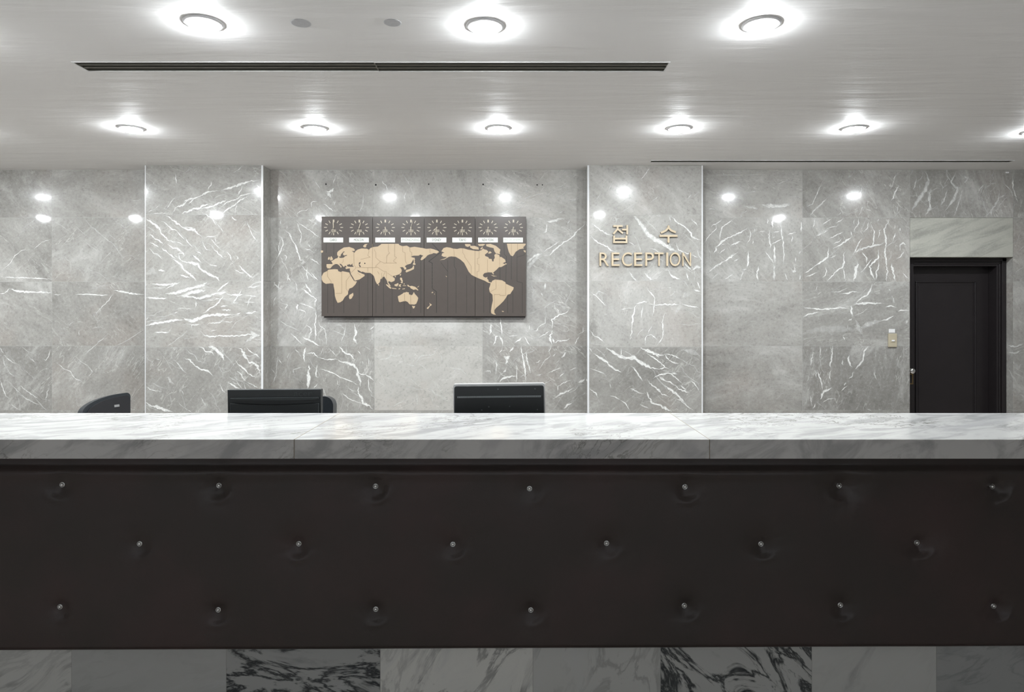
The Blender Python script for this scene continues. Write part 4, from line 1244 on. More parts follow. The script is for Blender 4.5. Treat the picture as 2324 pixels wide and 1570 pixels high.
c1 = lambda x, y: (700 + x / 5.815, 470 + y / 5.815)
c2 = lambda x, y: (950 + x / 5.815, 470 + y / 5.815)
c3 = lambda x, y: (850 + x / 8.725, 560 + y / 8.725)
def PL(fn, s): return [fn(*map(float, q.split(','))) for q in s.split()]
LAND = [
 PL(c1, "240,752 275,750 318,752 316,735 300,712 330,700 355,680 385,672 393,650 404,648 410,668 440,670 470,664 480,650 515,636 500,630 478,638 458,632 458,606 482,588 466,584 448,602 428,626 424,652 402,652 380,634 380,600 395,580 420,562 468,532 540,525 598,545 614,565 606,580 570,575 608,602 622,580 650,560 700,545 770,548 800,562 818,540 860,525 915,520 945,500 965,484 1190,484 1200,500 1240,515 1300,508 1340,532 1400,522 1480,536")
 + PL(c2, "58,540 100,550 160,546 200,556 250,574 270,590 240,612 200,605 175,617 140,625 112,640 96,662 60,690 36,702 26,690 40,660 62,640 20,626 0,640")
 + PL(c1, "1400,640 1378,642 1350,655 1388,667 1385,690 1350,745 1300,760 1272,780 1290,798 1292,818 1268,826 1256,800 1240,790 1206,795 1222,810 1232,832 1226,860 1200,885 1150,902 1113,910 1122,925 1142,942 1135,972 1095,990 1060,976 1052,992 1080,1030 1085,1046 1065,1036 1045,1002 1036,970 1000,915 985,922 950,952 945,985 925,1010 905,1016 885,975 866,912 846,890 816,868 750,865 712,850 690,863 702,876 740,888 742,908 672,955 612,970 592,932 562,885 556,868 553,845 545,828 500,820 486,800 508,786 485,770 470,790 458,782 440,758 425,748 408,745 420,765 440,782 430,802 416,780 398,762 378,750 352,752 322,770 300,795 285,810 250,806 238,782"),
 PL(c1, "265,825 340,818 385,820 395,845 430,856 450,845 540,862 548,885 590,955 604,975 641,978 620,1020 580,1060 540,1075 525,1110 522,1150 480,1185 455,1230 420,1255 385,1262 365,1220 350,1170 345,1100 335,1050 330,1010 290,1005 230,1012 195,990 178,960 175,915 200,865 245,845"),
 PL(c1, "590,1130 595,1160 570,1205 545,1215 535,1190 540,1160"), PL(c1, "300,645 316,665 326,690 290,705 285,680 290,665"), PL(c1, "256,680 268,655 282,658 280,688 260,695"),
 PL(c1, "166,570 195,574 190,598 166,604"), PL(c1, "720,515 745,488 782,484 765,500 760,530 735,530"),
 PL(c3, "770,215 795,215 800,260 790,270 800,290 795,320 815,340 805,358 775,355 757,352 765,325 780,310 775,260"),
 PL(c3, "765,368 785,385 780,440 720,470 660,495 630,508 615,490 625,460 700,440 740,420 760,395"), PL(c3, "530,530 520,565 500,572 500,550"),
 PL(c3, "520,605 545,620 548,650 560,665 555,722 535,718 510,700 540,690 510,650 505,625"), PL(c3, "470,715 475,740 450,785 400,775 395,745 430,735"),
 PL(c3, "225,740 260,750 310,790 335,815 325,830 290,815 240,765"), PL(c3, "345,812 430,822 435,835 350,830"), PL(c3, "480,750 535,735 515,760 525,790 505,797 500,770 485,797"),
 PL(c3, "550,830 605,820 600,835 550,842"), PL(c3, "580,720 595,725 590,750 580,745"), PL(c3, "560,762 625,765 625,775 560,772"), PL(c3, "478,822 512,818 505,832 482,845"),
 PL(c3, "645,750 680,758 690,780 740,772 800,790 835,815 870,858 850,862 820,840 770,852 745,835 720,825 700,795 660,785"), PL(c3, "880,765 875,790 850,805 850,795 870,780"),
 PL(c3, "462,980 510,955 560,925 580,905 610,905 625,892 680,903 680,935 715,955 745,955 765,925 778,893 800,935 840,975 865,1010 855,1060 825,1130 785,1145 740,1140 690,1135 655,1090 620,1075 590,1075 500,1098 480,1080 470,1030"),
 PL(c3, "740,1165 770,1172 802,1170 800,1190 785,1215 765,1222 755,1200"), PL(c3, "1085,1108 1108,1130 1135,1140 1120,1165 1100,1170 1060,1230 1035,1225 1040,1205 1085,1170 1100,1150"),
 PL(c3, "400,582 425,575 420,600 403,602"), PL(c3, "68,735 88,745 92,762 75,765"), PL(c3, "1130,905 1150,890 1165,900 1140,920"), PL(c3, "1175,930 1195,930 1190,945"),
 PL(c2, "300,582 330,540 370,528 420,535 460,548 510,552 550,542 600,545 650,560 700,568 750,576 790,580 830,568 850,545 870,558 900,565 922,590 875,626 880,645 920,660 930,680 965,685 972,716 990,716 992,690 1006,670 1000,630 1020,615 1065,632 1070,660 1090,656 1140,690 1150,720 1110,740 1150,756 1110,780 1090,790 1060,792 1030,825 985,862 996,885 980,885 970,862 920,860 870,870 848,895 860,920 890,930 908,918 905,945 922,960 925,985 960,994 975,970 1010,955 1060,960 1100,965 1145,990 1150,1010 1255,1058 1250,1085 1225,1120 1210,1145 1175,1155 1150,1200 1120,1240 1080,1280 1022,1330 1000,1360 998,1390 1022,1420 990,1416 960,1400 955,1370 965,1300 980,1230 975,1155 940,1122 930,1075 945,1030 950,1004 920,998 870,970 820,950 770,930 700,895 660,850 635,800 600,735 550,690 490,655 430,650 400,655 340,690 280,700 350,675 375,657 330,655 303,640 312,610 342,602"),
 PL(c2, "610,486 680,487 690,505 650,525 620,515"), PL(c2, "680,512 740,510 790,530 796,560 720,555 680,532"), PL(c2, "780,490 850,485 882,490 850,512 800,512"),
 PL(c2, "890,490 950,484 1020,510 1080,560 1070,600 1076,622 1020,610 1000,580 990,540 940,530 895,515"), PL(c2, "915,610 940,580 966,600 940,612"),
 PL(c2, "815,545 845,520 845,542 820,562"), PL(c2, "1165,482 1415,482 1410,500 1380,530 1390,545 1330,556 1280,590 1260,626 1243,648 1215,636 1190,590 1176,540"),
 PL(c2, "1385,566 1415,575 1410,600 1390,586"), PL(c2, "950,894 1000,905 1036,912 990,914"), PL(c2, "1100,1368 1128,1372 1120,1382 1100,1378"), PL(c2, "1140,738 1168,748 1150,758"),
 PL(c2, "355,905 375,915 368,922")]
SEA = [PL(c1, "508,764 530,757 545,752 558,766 585,742 580,765 600,786 560,788 515,782"), PL(c1, "665,735 688,722 685,745 672,755 695,785 680,793 668,770"),
       PL(c1, "737,735 750,732 752,750 740,752"), PL(c1, "645,830 665,835 704,858 692,868 660,856"), PL(c1, "546,808 500,816 505,824 550,826")]
m = MB()
for i, p in enumerate(LAND): m.prism([bp(*q) for q in p], oy - .0018 - i * 1e-5, oy + .001, 0)
tag(m.build('world_map', M_land, board), 'beige continents of the world map')
for p in SEA: m = MB(); m.prism([bp(*q) for q in p], oy - .0030, oy - .001, 0); m.build('inland_sea', M_board, board)

def lines(segs, w, yoff, mat, name):
    m = MB(); k = 0
    for pts in segs:
        for a, b in zip(pts, pts[1:]):
            A, B = Vector(bp(*a)), Vector(bp(*b)); t = (B - A).normalized(); nn = Vector((-t.y, t.x)) * (w / 245 / 2); k += 1
            A = A - t * (w / 245 / 2); B = B + t * (w / 245 / 2)
            y = yoff - k * 2e-6
            m.add([(p.x, y, p.y) for p in (A - nn, A + nn, B + nn, B - nn)], [(0, 1, 2, 3)])
        m.build(name, mat, board, fix=False); m = MB()
sea_l = [PL(c1, s) for s in ("255,1015 255,1395", "335,480 335,640", "335,1060 335,1395", "468,1190 468,1395", "670,980 670,1395", "785,870 785,1395", "893,990 893,1395", "990,930 990,1200 993,1395",
         "1105,1080 1105,1395", "1265,1250 1265,1395", "1350,1290 1350,1395", "1484,470 1484,1395", "235,485 235,600")] + \
        [PL(c2, s) for s in ("385,700 385,850 385,1395", "295,730 385,850", "470,660 470,780 495,820 495,1395", "635,900 635,1395", "860,1000 860,1395", "1128,480 1130,620 1160,650 1155,830 1150,985", "1225,620 1225,950",
         "1300,590 1300,980 1370,1000 1370,1395", "1395,610 1395,630 1300,660", "1075,800 1075,950", "1175,1160 1175,1395", "1245,1120 1245,1395", "940,1130 940,1395")]
lines(sea_l, .75, oy - .0006, M_line, 'time_zone_line')
lines([PL(c2, "180,480 250,555 290,597 135,715 182,740"), PL(c2, "182,1075 236,1115 236,1390")] + [PL(c2, "180,%d 180,%d" % (740 + k * 48, 776 + k * 48)) for k in range(7)], 1.3, oy - .0008, M_line, 'date_line')
lines([PL(c1, s) for s in ("255,830 255,915 300,980 300,1000", "440,860 440,1138 362,1138", "550,905 500,970 500,1080 520,1110", "600,600 602,760 630,800 560,870", "460,680 460,720 440,740", "790,560 800,580 785,640 815,660 690,690",
        "640,795 870,800 905,790 990,845 1030,850 1030,960", "785,800 785,850", "845,485 845,890", "870,560 890,600 890,665 950,720 890,775 895,795", "1055,485 1055,580 1070,605 1035,640 1030,735", "950,715 1000,738 1165,738 1120,712 1165,665 1138,650 1138,485",
        "1240,510 1245,590 1275,600 1280,720 1300,745", "1340,535 1340,585 1365,600 1365,650", "1045,870 1120,920", "965,870 970,950 1010,860", "1270,1140 1270,1245", "1350,1150 1350,1290", "690,900 650,870", "915,850 935,885")] +
      [PL(c2, s) for s in ("465,550 470,655", "583,545 583,600 610,640 610,660 695,780 695,880", "745,580 745,920", "800,580 800,670 775,680 775,750 798,755 798,845 770,850 770,930", "910,690 910,860", "1070,650 1070,790", "1020,955 1022,1075 940,1120", "1150,1010 1150,1165 1075,1165 1070,1150 1000,1150 1000,1390",
        "1225,485 1225,630", "1305,485 1305,570", "150,545 150,600 165,615")], .7, oy - .0036, M_linel, 'zone_border')

# clocks: centre px, hands [(angle clockwise from 12, length px, width px)]
A1, A2 = (725, 485, 9.683), (960, 485, 9.683)
clk = [(A1, 312, 300, 'CAIRO', 306, 232, 382, 0, [(-3, 150, 22), (193, 168, 10)]), (A1, 878, 302, 'MOSCOW', 870, 762, 978, 0, [(16, 112, 18), (200, 170, 10)]),
       (A1, 1448, 302, 'BEIJING', 1445, 1348, 1548, 1, [(163, 86, 20), (195, 158, 8)]), (A1, 2012, 302, 'PYONGYANG', 2007, 1812, 2200, 2, [(16, 160, 9), (181, 85, 22)]),
       (A2, 305, 302, 'SYDNEY', 298, 200, 402, 0, [(228, 112, 16), (189, 166, 12)]), (A2, 866, 302, 'TOKYO', 860, 785, 945, 0, [(192, 110, 16), (196, 166, 10)]),
       (A2, 1432, 302, 'NEW YORK', 1428, 1298, 1556, 0, [(191, 120, 16), (194, 166, 10)]), (A2, 1988, 302, 'RIO DE JANEIRO', 1980, 1790, 2172, 1, [(195, 112, 20), (193, 166, 7)])]
M_ink_mid = simple('worn_ink', (0.30, 0.32, 0.29, 1), 0.6)
for (o_, cx, cy, city, pcx, t0, t1, fad, hands) in clk:
    q = lambda x, y: bp(o_[0] + x / o_[2], o_[1] + y / o_[2])
    m = MB(); cc = q(cx, cy); m.lathe([(.006, 0), (.006, .004), (.003, .006)], 14, mat=Matrix.Translation((cc[0], oy - .006, cc[1])) @ Matrix.Rotation(PI / 2, 4, 'X')); ck = m.build('clock', M_mark, board)
    ck['label'] = 'clock of %s with pale hour marks' % city.title()
    for h in range(12):
        a = math.radians(h * 30); ex, ey = 178, 141
        c = (cx + ex * math.sin(a), cy - ey * math.cos(a)); t = Vector((math.sin(a), -math.cos(a) * (1 if h % 3 == 0 else .85))).normalized()
        if h in (1, 5, 7, 11): t = Vector((math.sin(a) * .95, -math.cos(a))).normalized()
        L, Wd = 30, (8 if h else 17); nn = Vector((-t.y, t.x)); P = []
        for s1, s2 in ((-1, -1), (1, -1), (1, 1), (-1, 1)):
            p = Vector(c) + t * L * s1 + nn * Wd * s2; P.append(q(p.x, p.y))
        m = MB(); m.prism(P, oy - .0022, oy + .0005); m.build('hour_mark', M_mark, ck)
    m = MB()
    for (a, b, c, d) in ((-52, 52, 48, 56), (-52, 52, 92, 100), (-52, -44, 48, 100), (44, 52, 48, 100), (-4, 4, 56, 92), (-30, -12, 66, 82), (12, 36, 64, 84)):
        m.prism([q(cx + a, cy + c), q(cx + b, cy + c), q(cx + b, cy + d), q(cx + a, cy + d)], oy - .002, oy + .0005)
    m.build('date_window', M_mark, ck)
    for k, (an, ln, wd) in enumerate(hands):
        a = math.radians(an); t = Vector((math.sin(a), -math.cos(a))); nn = Vector((-t.y, t.x)); P = []
        for l_, w_ in ((-14, .6), (ln * .55, 1), (ln, .45)): 
            p = Vector((cx, cy)) + t * l_ + nn * wd * .5 * w_; P.append(q(p.x, p.y))
        for l_, w_ in ((ln, .45), (ln * .55, 1), (-14, .6)):
            p = Vector((cx, cy)) + t * l_ - nn * wd * .5 * w_; P.append(q(p.x, p.y))
        m = MB(); m.prism(P, oy - .0075 - k * .002, oy - .0062 - k * .002); m.build('clock_hand', M_mark, ck)
    (x0, z0), (x1, z1) = q(pcx - 216, 630), q(pcx + 216, 524)
    m = MB(); m.box(x0, x1, oy - .004, oy + .0005, z0, z1); npl = m.build('name_plate', M_label, board, bevel=.0006)
    npl['label'] = 'white city plate reading %s' % city
    (x0, z0), (x1, z1) = q(t0, 606), q(t1, 546)
    me = text_mesh(city, x0, x1, z0, z1, oy - .0046, oy - .0035)
    new_obj('lettering', me, [M_ink, M_ink_faded, M_ink_mid][fad], npl)

# ------------------------------------------------------------------ reception counter
CF, CB = 2.32, 2.922; CT, CU = 1.10, 1.032
xl, xr = -4.7, 3.6
s1, s2 = PX(667.5, CF), PX(1610.5, CF)
top = empty('marble_countertop', (0, CF, CU), 0, 'long polished white marble countertop with grey streaks on the brown padded counter', 'countertop')
for k, (a, b) in enumerate(((xl, s1 - .0007), (s1 + .0007, s2 - .0007), (s2 + .0007, xr))):
    st = Stone(); nx = 1
    st.box(a, b, 0, CB - CF, 0, CT - CU, 0, (0.5, .13 + .31 * k, (.8, .75, 1.0)[k], .5))
    me_o = st.build('marble_slab', top, mats=[M_count])
    bm = bmesh.new(); bm.from_mesh(me_o.data); bmesh.ops.remove_doubles(bm, verts=bm.verts, dist=1e-5); bmesh.ops.recalc_face_normals(bm, faces=bm.faces); bm.to_mesh(me_o.data); bm.free()
    md = me_o.modifiers.new('bevel', 'BEVEL'); md.width = .0012; md.segments = 1

M_fill = simple('joint_filler_brown', (.30, .26, .20, 1), .5)
for sx in (s1, s2):
    m = MB(); m.box(sx - .0012, sx + .0012, -.0002, CB - CF + .0002, .001, CT - CU + .0003); m.build('joint_filler', M_fill, top)
counter = empty('reception_counter', (0, CF, 0), 0, 'long reception counter with dark brown studded leather front above a grey marble plinth', 'reception counter')
m = MB(); m.box(xl, xr, .117, .50, .002, CU - .0005); m.build('counter_body', M_wood, counter)
desk = empty('staff_desk', (-.6, CF + .51, 0), 0, 'plain dark wooden staff desk behind the counter carrying both monitors', 'desk')
m = MB(); m.box(-1.5, 1.5, .0, .68, .715, .744); m.build('desk_top', M_wood, desk, bevel=.003)
for x in (-1.48, -.02, 1.44): m = MB(); m.box(x, x + .04, .02, .66, 0.001, .715); m.build('desk_panel', M_wood, desk)
# plinth
YK = 2.405
st = Stone(); be = [-1600, -1250, -900, -540, -190, 162.5, 513.5, 863, 1209.5, 1499, 1842.5, 2125, 2470, 2820, 3200, 3500]
sty = {513.5: (.62, .35, .5), 162.5: (.72, .5, .2), 863: (.40, .3, .1), 1209.5: (.16, 1.0, .97), 1499: (.86, .6, .35), 1842.5: (.58, .4, .6)}
tiles = [(-190, 162.5, (.70, .11, .55, .2)), (162.5, 513.5, (.46, .35, .10, .1)), (513.5, 863, (.36, .62, 1.0, .97)), (863, 1209.5, (.92, .27, .55, .33)), (1209.5, 1499, (.62, .81, .30, .4)),
         (1499, 1842.5, (.50, .44, 1.0, .75)), (1842.5, 2125, (.62, .93, .05, .25)), (2125, 2470, (.30, .17, .25, .1)), (-540, -190, (.5, .5, .5, .5)), (-900, -540, (.7, .2, .3, .5)), (-1250, -900, (.4, .8, .7, .1)),
         (-1600, -1250, (.6, .6, .4, .8)), (2470, 2820, (.6, .3, .6, .3))]
for a, b, t in tiles:
    st.tile_front(PX(a, YK), PX(b, YK), .004, .40, YK, t, g=.0008)
st.box(PX(-1600, YK), PX(2820, YK), YK + .0006, YK + .03, .002, .40, 1)
pb = st.build('plinth_tiles', counter, mats=[M_base, M_grout]); pb.location = (0, -CF, 0)

# padded leather
STUDS = [(135, 1102), (491, 1105), (850, 1106), (1202, 1110), (1557, 1107), (1912, 1106), (2263, 1108), (313, 1236), (674, 1238), (1027, 1238), (1378, 1236), (1731, 1238), (2089, 1236),
         (131, 1380), (491, 1388), (851, 1386), (1205, 1388), (1556, 1379), (1912, 1377), (2263, 1380)]
vis = len(STUDS)
for k in range(1, 7): STUDS += [(135 - 356 * k, 1104), (313 - 356 * k, 1237), (131 - 356 * k, 1384)]
for k in range(1, 3): STUDS += [(2263 + 354 * k, 1107), (2089 + 354 * k, 1237), (2263 + 354 * k, 1380)]
YLf = 2.352
rr = random.Random(3); SD = []
for i, (px, py) in enumerate(STUDS):
    SD.append((PX(px, YLf), PZ(py, YLf), rr.uniform(.7, 1.15), rr.uniform(-100, -40), rr.uniform(.7, 1.2)))
FOC = {1: (1.3, -62, 1.5), 2: (1.1, -50, 1.7), 3: (.6, -40, .8), 4: (1.0, -80, 1.5), 5: (1.5, -120, 1.4), 6: (1.5, -40, 1.8), 8: (1.2, -80, 1.3), 12: (1.3, -70, 1.5), 0: (.9, -115, 1.0)}
for i, (dd, an, rg) in FOC.items(): SD[i] = (SD[i][0], SD[i][1], dd, an, rg)
def lsurf(x, z):
    zb = HC - ((1480 - 10 * (x + 1.84) / 3.66) - VY) * YLf / F
    y = YLf
    t = min(1, max(0, (z - .982) / .014)); t = t * t * (3 - 2 * t); y += .021 * t
    y += .0045 * math.exp(-((z - .970) / .014) ** 2) * -1 * (1 + .8 * mnoise.noise(Vector((x * 2.3, 0, 4))))
    t = max(0, 1 - (z - zb) / .012); y += .014 * t * t
    y += .0022 * mnoise.noise(Vector((x * 1.7, z * 2.2, 1))) + .0009 * mnoise.noise(Vector((x * 6, z * 7, 3)))
    for (sx, sz, dd, an, rg) in SD:
        dx, dz = x - sx, z - sz
        if abs(dx) > .16 or abs(dz) > .16: continue
        r = math.hypot(dx, dz)
        y += dd * (.0100 * math.exp(-(r / .022) ** 2) + .0080 * math.exp(-(r / .055) ** 2))
        a = math.atan2(dz, dx) - math.radians(an); ca = max(0, math.cos(a)) ** 3
        y -= rg * .0050 * math.exp(-((r - .052) / .009) ** 2) * ca
        y += rg * .0050 * math.exp(-((r - .033) / .011) ** 2) * ca
        wr = math.sin(math.atan2(dz, dx) * 5 + sx * 17) ** 6
        y += .0012 * wr * math.exp(-((r - .04) / .03) ** 2) * dd
    return y, zb
nx_, nz_ = 760, 74; m = MB(); vv = []
for j in range(nz_ + 1):
    for i in range(nx_ + 1):
        x = xl + .002 + (xr - xl - .004) * i / nx_
        zb = lsurf(x, .7)[1]; z = zb + (CU - .001 - zb) * j / nz_
        vv.append((x, lsurf(x, z)[0] - CF, z))
ff = [(j * (nx_ + 1) + i, j * (nx_ + 1) + i + 1, (j + 1) * (nx_ + 1) + i + 1, (j + 1) * (nx_ + 1) + i) for j in range(nz_) for i in range(nx_)]
m.add(vv, ff)
yb_ = .078     # back of the pad
base = len(m.v)
m.add([(vv[i][0], yb_, vv[i][2]) for i in range(nx_ + 1)], [])
m.f += [(i, base + i, base + i + 1, i + 1) for i in range(nx_)]; m.m += [0] * nx_
lo = m.build('leather_panel', M_leather, counter, fix=False)
for p in lo.data.polygons: p.use_smooth = True
me_st = None
for i, (sx, sz, *_) in enumerate(SD):
    if not (xl + .05 < sx < xr - .05): continue
    if me_st is None:
        m = MB(); R = Matrix.Rotation(PI / 2, 4, 'X')
        m.lathe([(.0102, -.002), (.0102, .0018), (.0092, .0032), (.0080, .0026), (.0072, .0012)], 24, mat=R, cap=False, mi=1); m.lathe([(.0072, .0012), (.0062, .0014), (.0056, .0044), (.0040, .0066), (.0016, .0076), (.0003, .0077)], 24, mat=R, cap=False)
        me_st = m.mesh('stud', True)
    o = new_obj('stud', me_st, [M_nickel, M_nickelrim], lo); o.location = (sx, lsurf(sx, sz)[0] - CF - .0005, sz)

# ------------------------------------------------------------------ monitors
def rrect(x0, x1, z0, z1, r, n=5, bottom=True):
    P = []
    for cx, cz, a0 in ((x1 - r, z1 - r, 0), (x0 + r, z1 - r, 90), (x0 + r, z0 + r, 180), (x1 - r, z0 + r, 270)):
        for i in range(n + 1):
            a = math.radians(a0 + 90 * i / n); P.append((cx + r * math.cos(a), cz + r * math.sin(a)))
    return P
DZ = .745
def stand(r, col, h):
    m = MB(); m.lathe([(.115, 0), (.115, .008), (.10, .014), (.03, .018), (.001, .018)], 40, mat=Matrix.Scale(.75, 4, (0, 1, 0))); m.build('stand_base', col, r, smooth=True)
    m = MB(); m.box(-.03, .03, -.014, .014, .015, h); m.build('stand_neck', col, r, bevel=.006)
# monitor with plain black back
Y1m = 3.13; xa, xb = PX(516, Y1m), PX(728, Y1m); zt = PZ(884.8, Y1m); w = (xb - xa) / 2
m1 = empty('monitor', ((xa + xb) / 2, Y1m + .05, DZ), 0, 'black computer monitor seen from behind on the counter desk, in front of an office chair', 'monitor', 'computer monitors behind the counter')
stand(m1, M_plastic, .22); H = zt - DZ; y0 = -.05
m = MB(); m.prism([(-w, H), (w, H + .003), (w, .085), (-w + .006, .085)], y0, y0 + .035); m.build('monitor_housing', M_plastic, m1, bevel=.002)
Zr = lambda py: PZ(py, Y1m) - DZ
Xr = lambda px: PX(px, Y1m) - (xa + xb) / 2
# curved lip and swelling rear shell
m = MB(); up, dn = [], []
for i in range(25):
    t = i / 24; x = Xr(524.5) + (Xr(724) - Xr(524.5)) * t; b = 4 * t * (1 - t)
    up.append((x, Zr(902.0) + .004 * (t - .5) * 1.2)); dn.append((x, Zr(904) - .007 * b ** .5))
m.prism(up + list(reversed(dn)), y0 - .014, y0 + .002); m.build('shell_lip', M_plastic2, m1, bevel=.001)
m = MB(); m.prism([(Xr(524), .10), (Xr(725), .10), (Xr(725), Zr(914)), (Xr(640), Zr(918)), (Xr(600), Zr(918)), (Xr(524), Zr(914))], y0 - .012, y0 + .002); m.build('rear_shell', M_plastic2, m1, bevel=.004)
me = text_mesh('acer', Xr(667), Xr(708), Zr(898.6), Zr(890.2), y0 - .0012, y0 + .001); new_obj('maker_lettering', me, M_plastic2, m1)
# monitor with white bezel
Y2m = 3.16; xa, xb = PX(1029.5, Y2m), PX(1237.5, Y2m); zt = PZ(870, Y2m); w = (xb - xa) / 2
m2 = empty('monitor', ((xa + xb) / 2, Y2m + .03, DZ), 0, 'computer monitor with white rim and ribbed black back standing below the world clock board', 'monitor', 'computer monitors behind the counter')
stand(m2, M_plastic, .2); H = zt - DZ; y0 = -.03
tilt = Matrix.Translation((0, 0, H - .15)) @ Matrix.Rotation(math.radians(-.65), 4, 'Y') @ Matrix.Translation((0, 0, -(H - .15)))
m = MB(); m.prism(rrect(-w, w, H - .29, H, .011), y0, y0 + .022, mat=tilt); tag(m.build('white_bezel', M_white, m2, bevel=.003), 'white front rim')
m = MB(); m.prism(rrect(-w + .0065, w - .0065, H - .283, H - .0105, .009), y0 - .018, y0 + .006, mat=tilt); bk = m.build('rear_shell', M_plastic, m2, bevel=.002)
m = MB(); s = Y2m / F
up, dn = [], []
zc = H - (899.2 - 870) * s
for i in range(21):
    t = i / 20; x = -w + .012 + (2 * w - .024) * t; b = min(1, 4 * t * (1 - t) * 3)
    up.append((x, zc + .0045)); dn.append((x, zc + .0045 - .0085 * b))
m.prism(up + list(reversed(dn)), y0 - .0185, y0 - .016, mat=tilt); m.build('vent_channel', M_plastic2, m2)
nr = 100; m = MB()
for i in range(nr):
    x = -w + .022 + (2 * w - .044) * i / (nr - 1)
    m.box(x - .0009, x + .0009, y0 - .0225, y0 - .018, zc - .0035, zc + .004, mat=tilt)
M_rib = simple('vent_rib_grey', (.38, .42, .43, 1), .3)
m.build('vent_ribs', M_rib, m2)
M_screw = simple('screw_grey', (.09, .10, .10, 1), .4)
for sx, sy in ((1094, 928.5), (1110, 921.5), (1157, 921), (1219.5, 929), (1131, 882), (1214.5, 882)):
    m = MB(); m.lathe([(.0034, 0), (.003, .0012), (.0005, .0014)], 12, mat=tilt @ Matrix.Translation((PX(sx, Y2m) - (xa + xb) / 2, y0 - .0175, PZ(sy, Y2m) - DZ)) @ Matrix.Rotation(PI / 2, 4, 'X'))
    m.build('screw', M_screw, m2)
m = MB(); m.box(-w + .058, -w + .082, y0 + .002, y0 + .018, H - .004, H - .0003, mat=tilt); m.build('camera_notch', M_ring, m2)

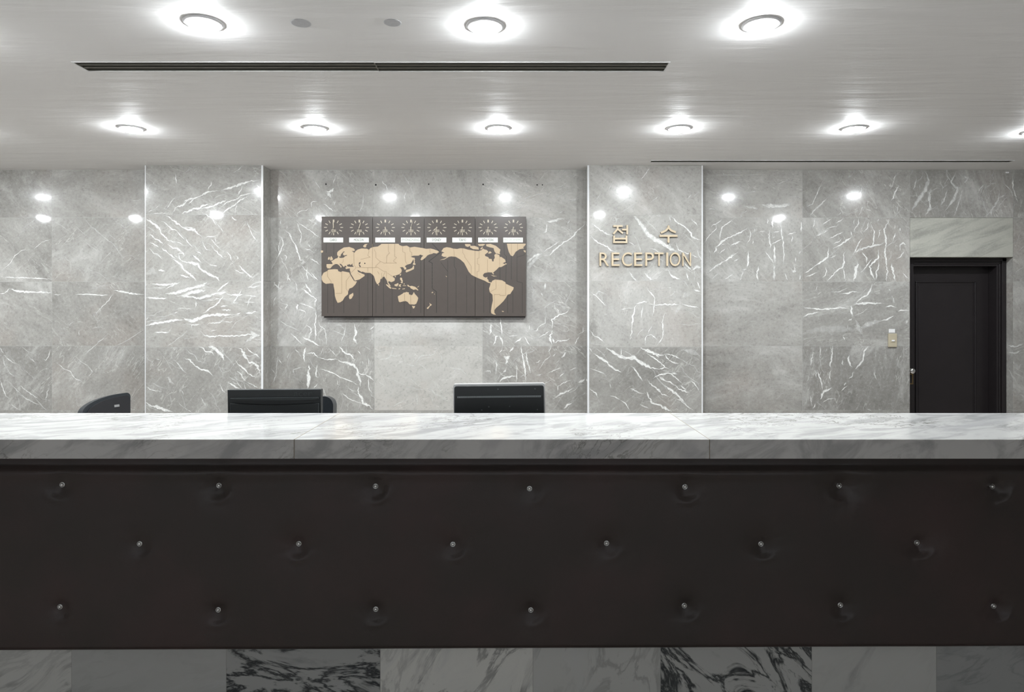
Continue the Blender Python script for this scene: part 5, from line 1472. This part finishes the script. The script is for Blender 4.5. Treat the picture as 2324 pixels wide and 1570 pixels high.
# ------------------------------------------------------------------ office chairs
def swept(W_, H, q=0.0):
    # back rest that sweeps up from a low rounded shoulder to a high tight corner
    x0, x1, z1 = -W_ / 2 + q, W_ / 2 - q * .55, H - q * .8; P = []
    P += [(x1 - .035, q), (x1, z1 - .03)]
    for i in range(1, 6): a = math.radians(90 * i / 5); P.append((x1 - .03 + .03 * math.cos(a), z1 - .03 + .03 * math.sin(a)))
    ax, az = (x1 - x0) - .05, .115
    for i in range(13): a = math.radians(90 + 90 * i / 12); P.append((x0 + ax + ax * math.cos(a), z1 - az + az * math.sin(a)))
    P += [(x0, q + .02), (x0 + .02, q)]
    return P
def make_chair(loc, rz, label, W_, Hb, recline, rad, patch=False, shell=True):
    """rz: direction the back faces"""
    r = empty('office_chair', loc, rz, label, 'office chair', 'office chairs behind the counter')
    m = MB()
    for k in range(5):
        a = 2 * PI * k / 5 + .3; m.tube([(0.02 * math.cos(a), .02 * math.sin(a), .085), (.16 * math.cos(a), .16 * math.sin(a), .08), (.30 * math.cos(a), .30 * math.sin(a), .062)], [.024, .02, .014], 8)
    m.lathe([(.035, .06), (.035, .10), (.028, .11)], 20); m.build('star_base', M_chairshell, r, smooth=True)
    for k in range(5):
        a = 2 * PI * k / 5 + .3; m = MB(); R = Matrix.Translation((.30 * math.cos(a), .30 * math.sin(a), .0285)) @ Matrix.Rotation(a, 4, 'Z') @ Matrix.Rotation(PI / 2, 4, 'X')
        m.lathe([(.020, -.022), (.0275, -.018), (.0275, .018), (.020, .022)], 20, mat=R); m.tube([(.30 * math.cos(a), .30 * math.sin(a), .03), (.30 * math.cos(a), .30 * math.sin(a), .066)], .006, 8)
        m.build('caster', M_chairshell, r, smooth=True)
    m = MB(); m.lathe([(.024, .10), (.024, .28), (.014, .28), (.014, .40)], 20); m.build('gas_post', M_chrome, r, smooth=True)
    m = MB(); m.prism(rrect(-.24, .24, .40, .49, .04), -.24, .24); s = m.build('seat', M_chairleather, r, bevel=.03, seg=4, smooth=True)
    # backrest: local -y is the rear face
    B = Matrix.Translation((0, -.22, .52)) @ Matrix.Rotation(-recline, 4, 'X')
    pr = swept(W_, Hb) if patch else rrect(-W_ / 2, W_ / 2, 0, Hb, rad, 8)
    m = MB(); m.prism(pr, -.035, .020 if patch else .045, mat=B); bk = m.build('backrest', M_chairleather, r, bevel=.022, seg=4, smooth=True)
    m = MB(); q = .026 if shell else .09; m.prism(swept(W_, Hb, q) if patch else rrect(-W_ / 2 + q, W_ / 2 - q, .02, Hb - q, max(.01, rad - q * .7), 8), -.048, -.034, mat=B); m.build('back_shell', M_chairshell, bk, bevel=.008, seg=2)
    if patch:
        m = MB(); m.box(.045, .085, -.051, -.047, Hb - .100, Hb - .082, mat=B); tag(m.build('label_patch', simple('grey_label', (.28, .28, .28, 1), .5), bk, bevel=.001), 'small grey label on the chair back')
    m = MB(); m.tube([(0, -.05, .43), (0, -.22, .42), (0, -.262, .50), B @ Vector((0, -.05, .18))], [.022, .022, .02, .02], 10); m.build('back_bracket', M_chairshell, r, smooth=True)
    for sx in (-1, 1):
        m = MB(); m.tube([(sx * .24, .02, .44), (sx * .30, .02, .46), (sx * .30, .02, .64)], .014, 8); m.box(sx * .30 - .028, sx * .30 + .028, -.11, .14, .64, .665)
        m.build('armrest', M_chairshell, r, smooth=False, bevel=.006)
    return r
# chair seen obliquely at the left; chair hidden behind the first monitor
make_chair((-3.30, 5.10, 0), math.radians(66), 'black leather office chair turned sideways before the left stone wall, small label on its back', .385, .392, math.radians(8), .13, True)
make_chair((-1.275, 4.0, 0), math.radians(0), 'black leather office chair half hidden behind the plain black monitor', .44, .54, math.radians(6), .055, False, False)

w = bpy.data.worlds.new('world'); sc.world = w; w.use_nodes = True
w.node_tree.nodes['Background'].inputs[0].default_value = (.6, .65, .7, 1); w.node_tree.nodes['Background'].inputs[1].default_value = .0
vs.exposure = 2.25

# tall lobby windows behind the viewer
M_day = emit('daylight_sheet', (.92, .95, 1.0, 1), 0.24)
for k, cx in enumerate((-5.4, -2.6, .2, 3.0)):
    wn = empty('window_%d' % (k + 1), (cx, Y0, .35)); tag(wn, kind='structure')
    m = MB(); m.box(-1.05, 1.05, .002, .012, 0, 2.1); m.build('window_pane', M_day, wn)
    m = MB()
    for (a, b, c, d) in ((-1.1, 1.1, -.05, 0), (-1.1, 1.1, 2.1, 2.15), (-1.1, -1.05, 0, 2.1), (1.05, 1.1, 0, 2.1), (-.02, .02, 0, 2.1)): m.box(a, b, .001, .05, c, d)
    m.build('window_frame', M_wood, wn)
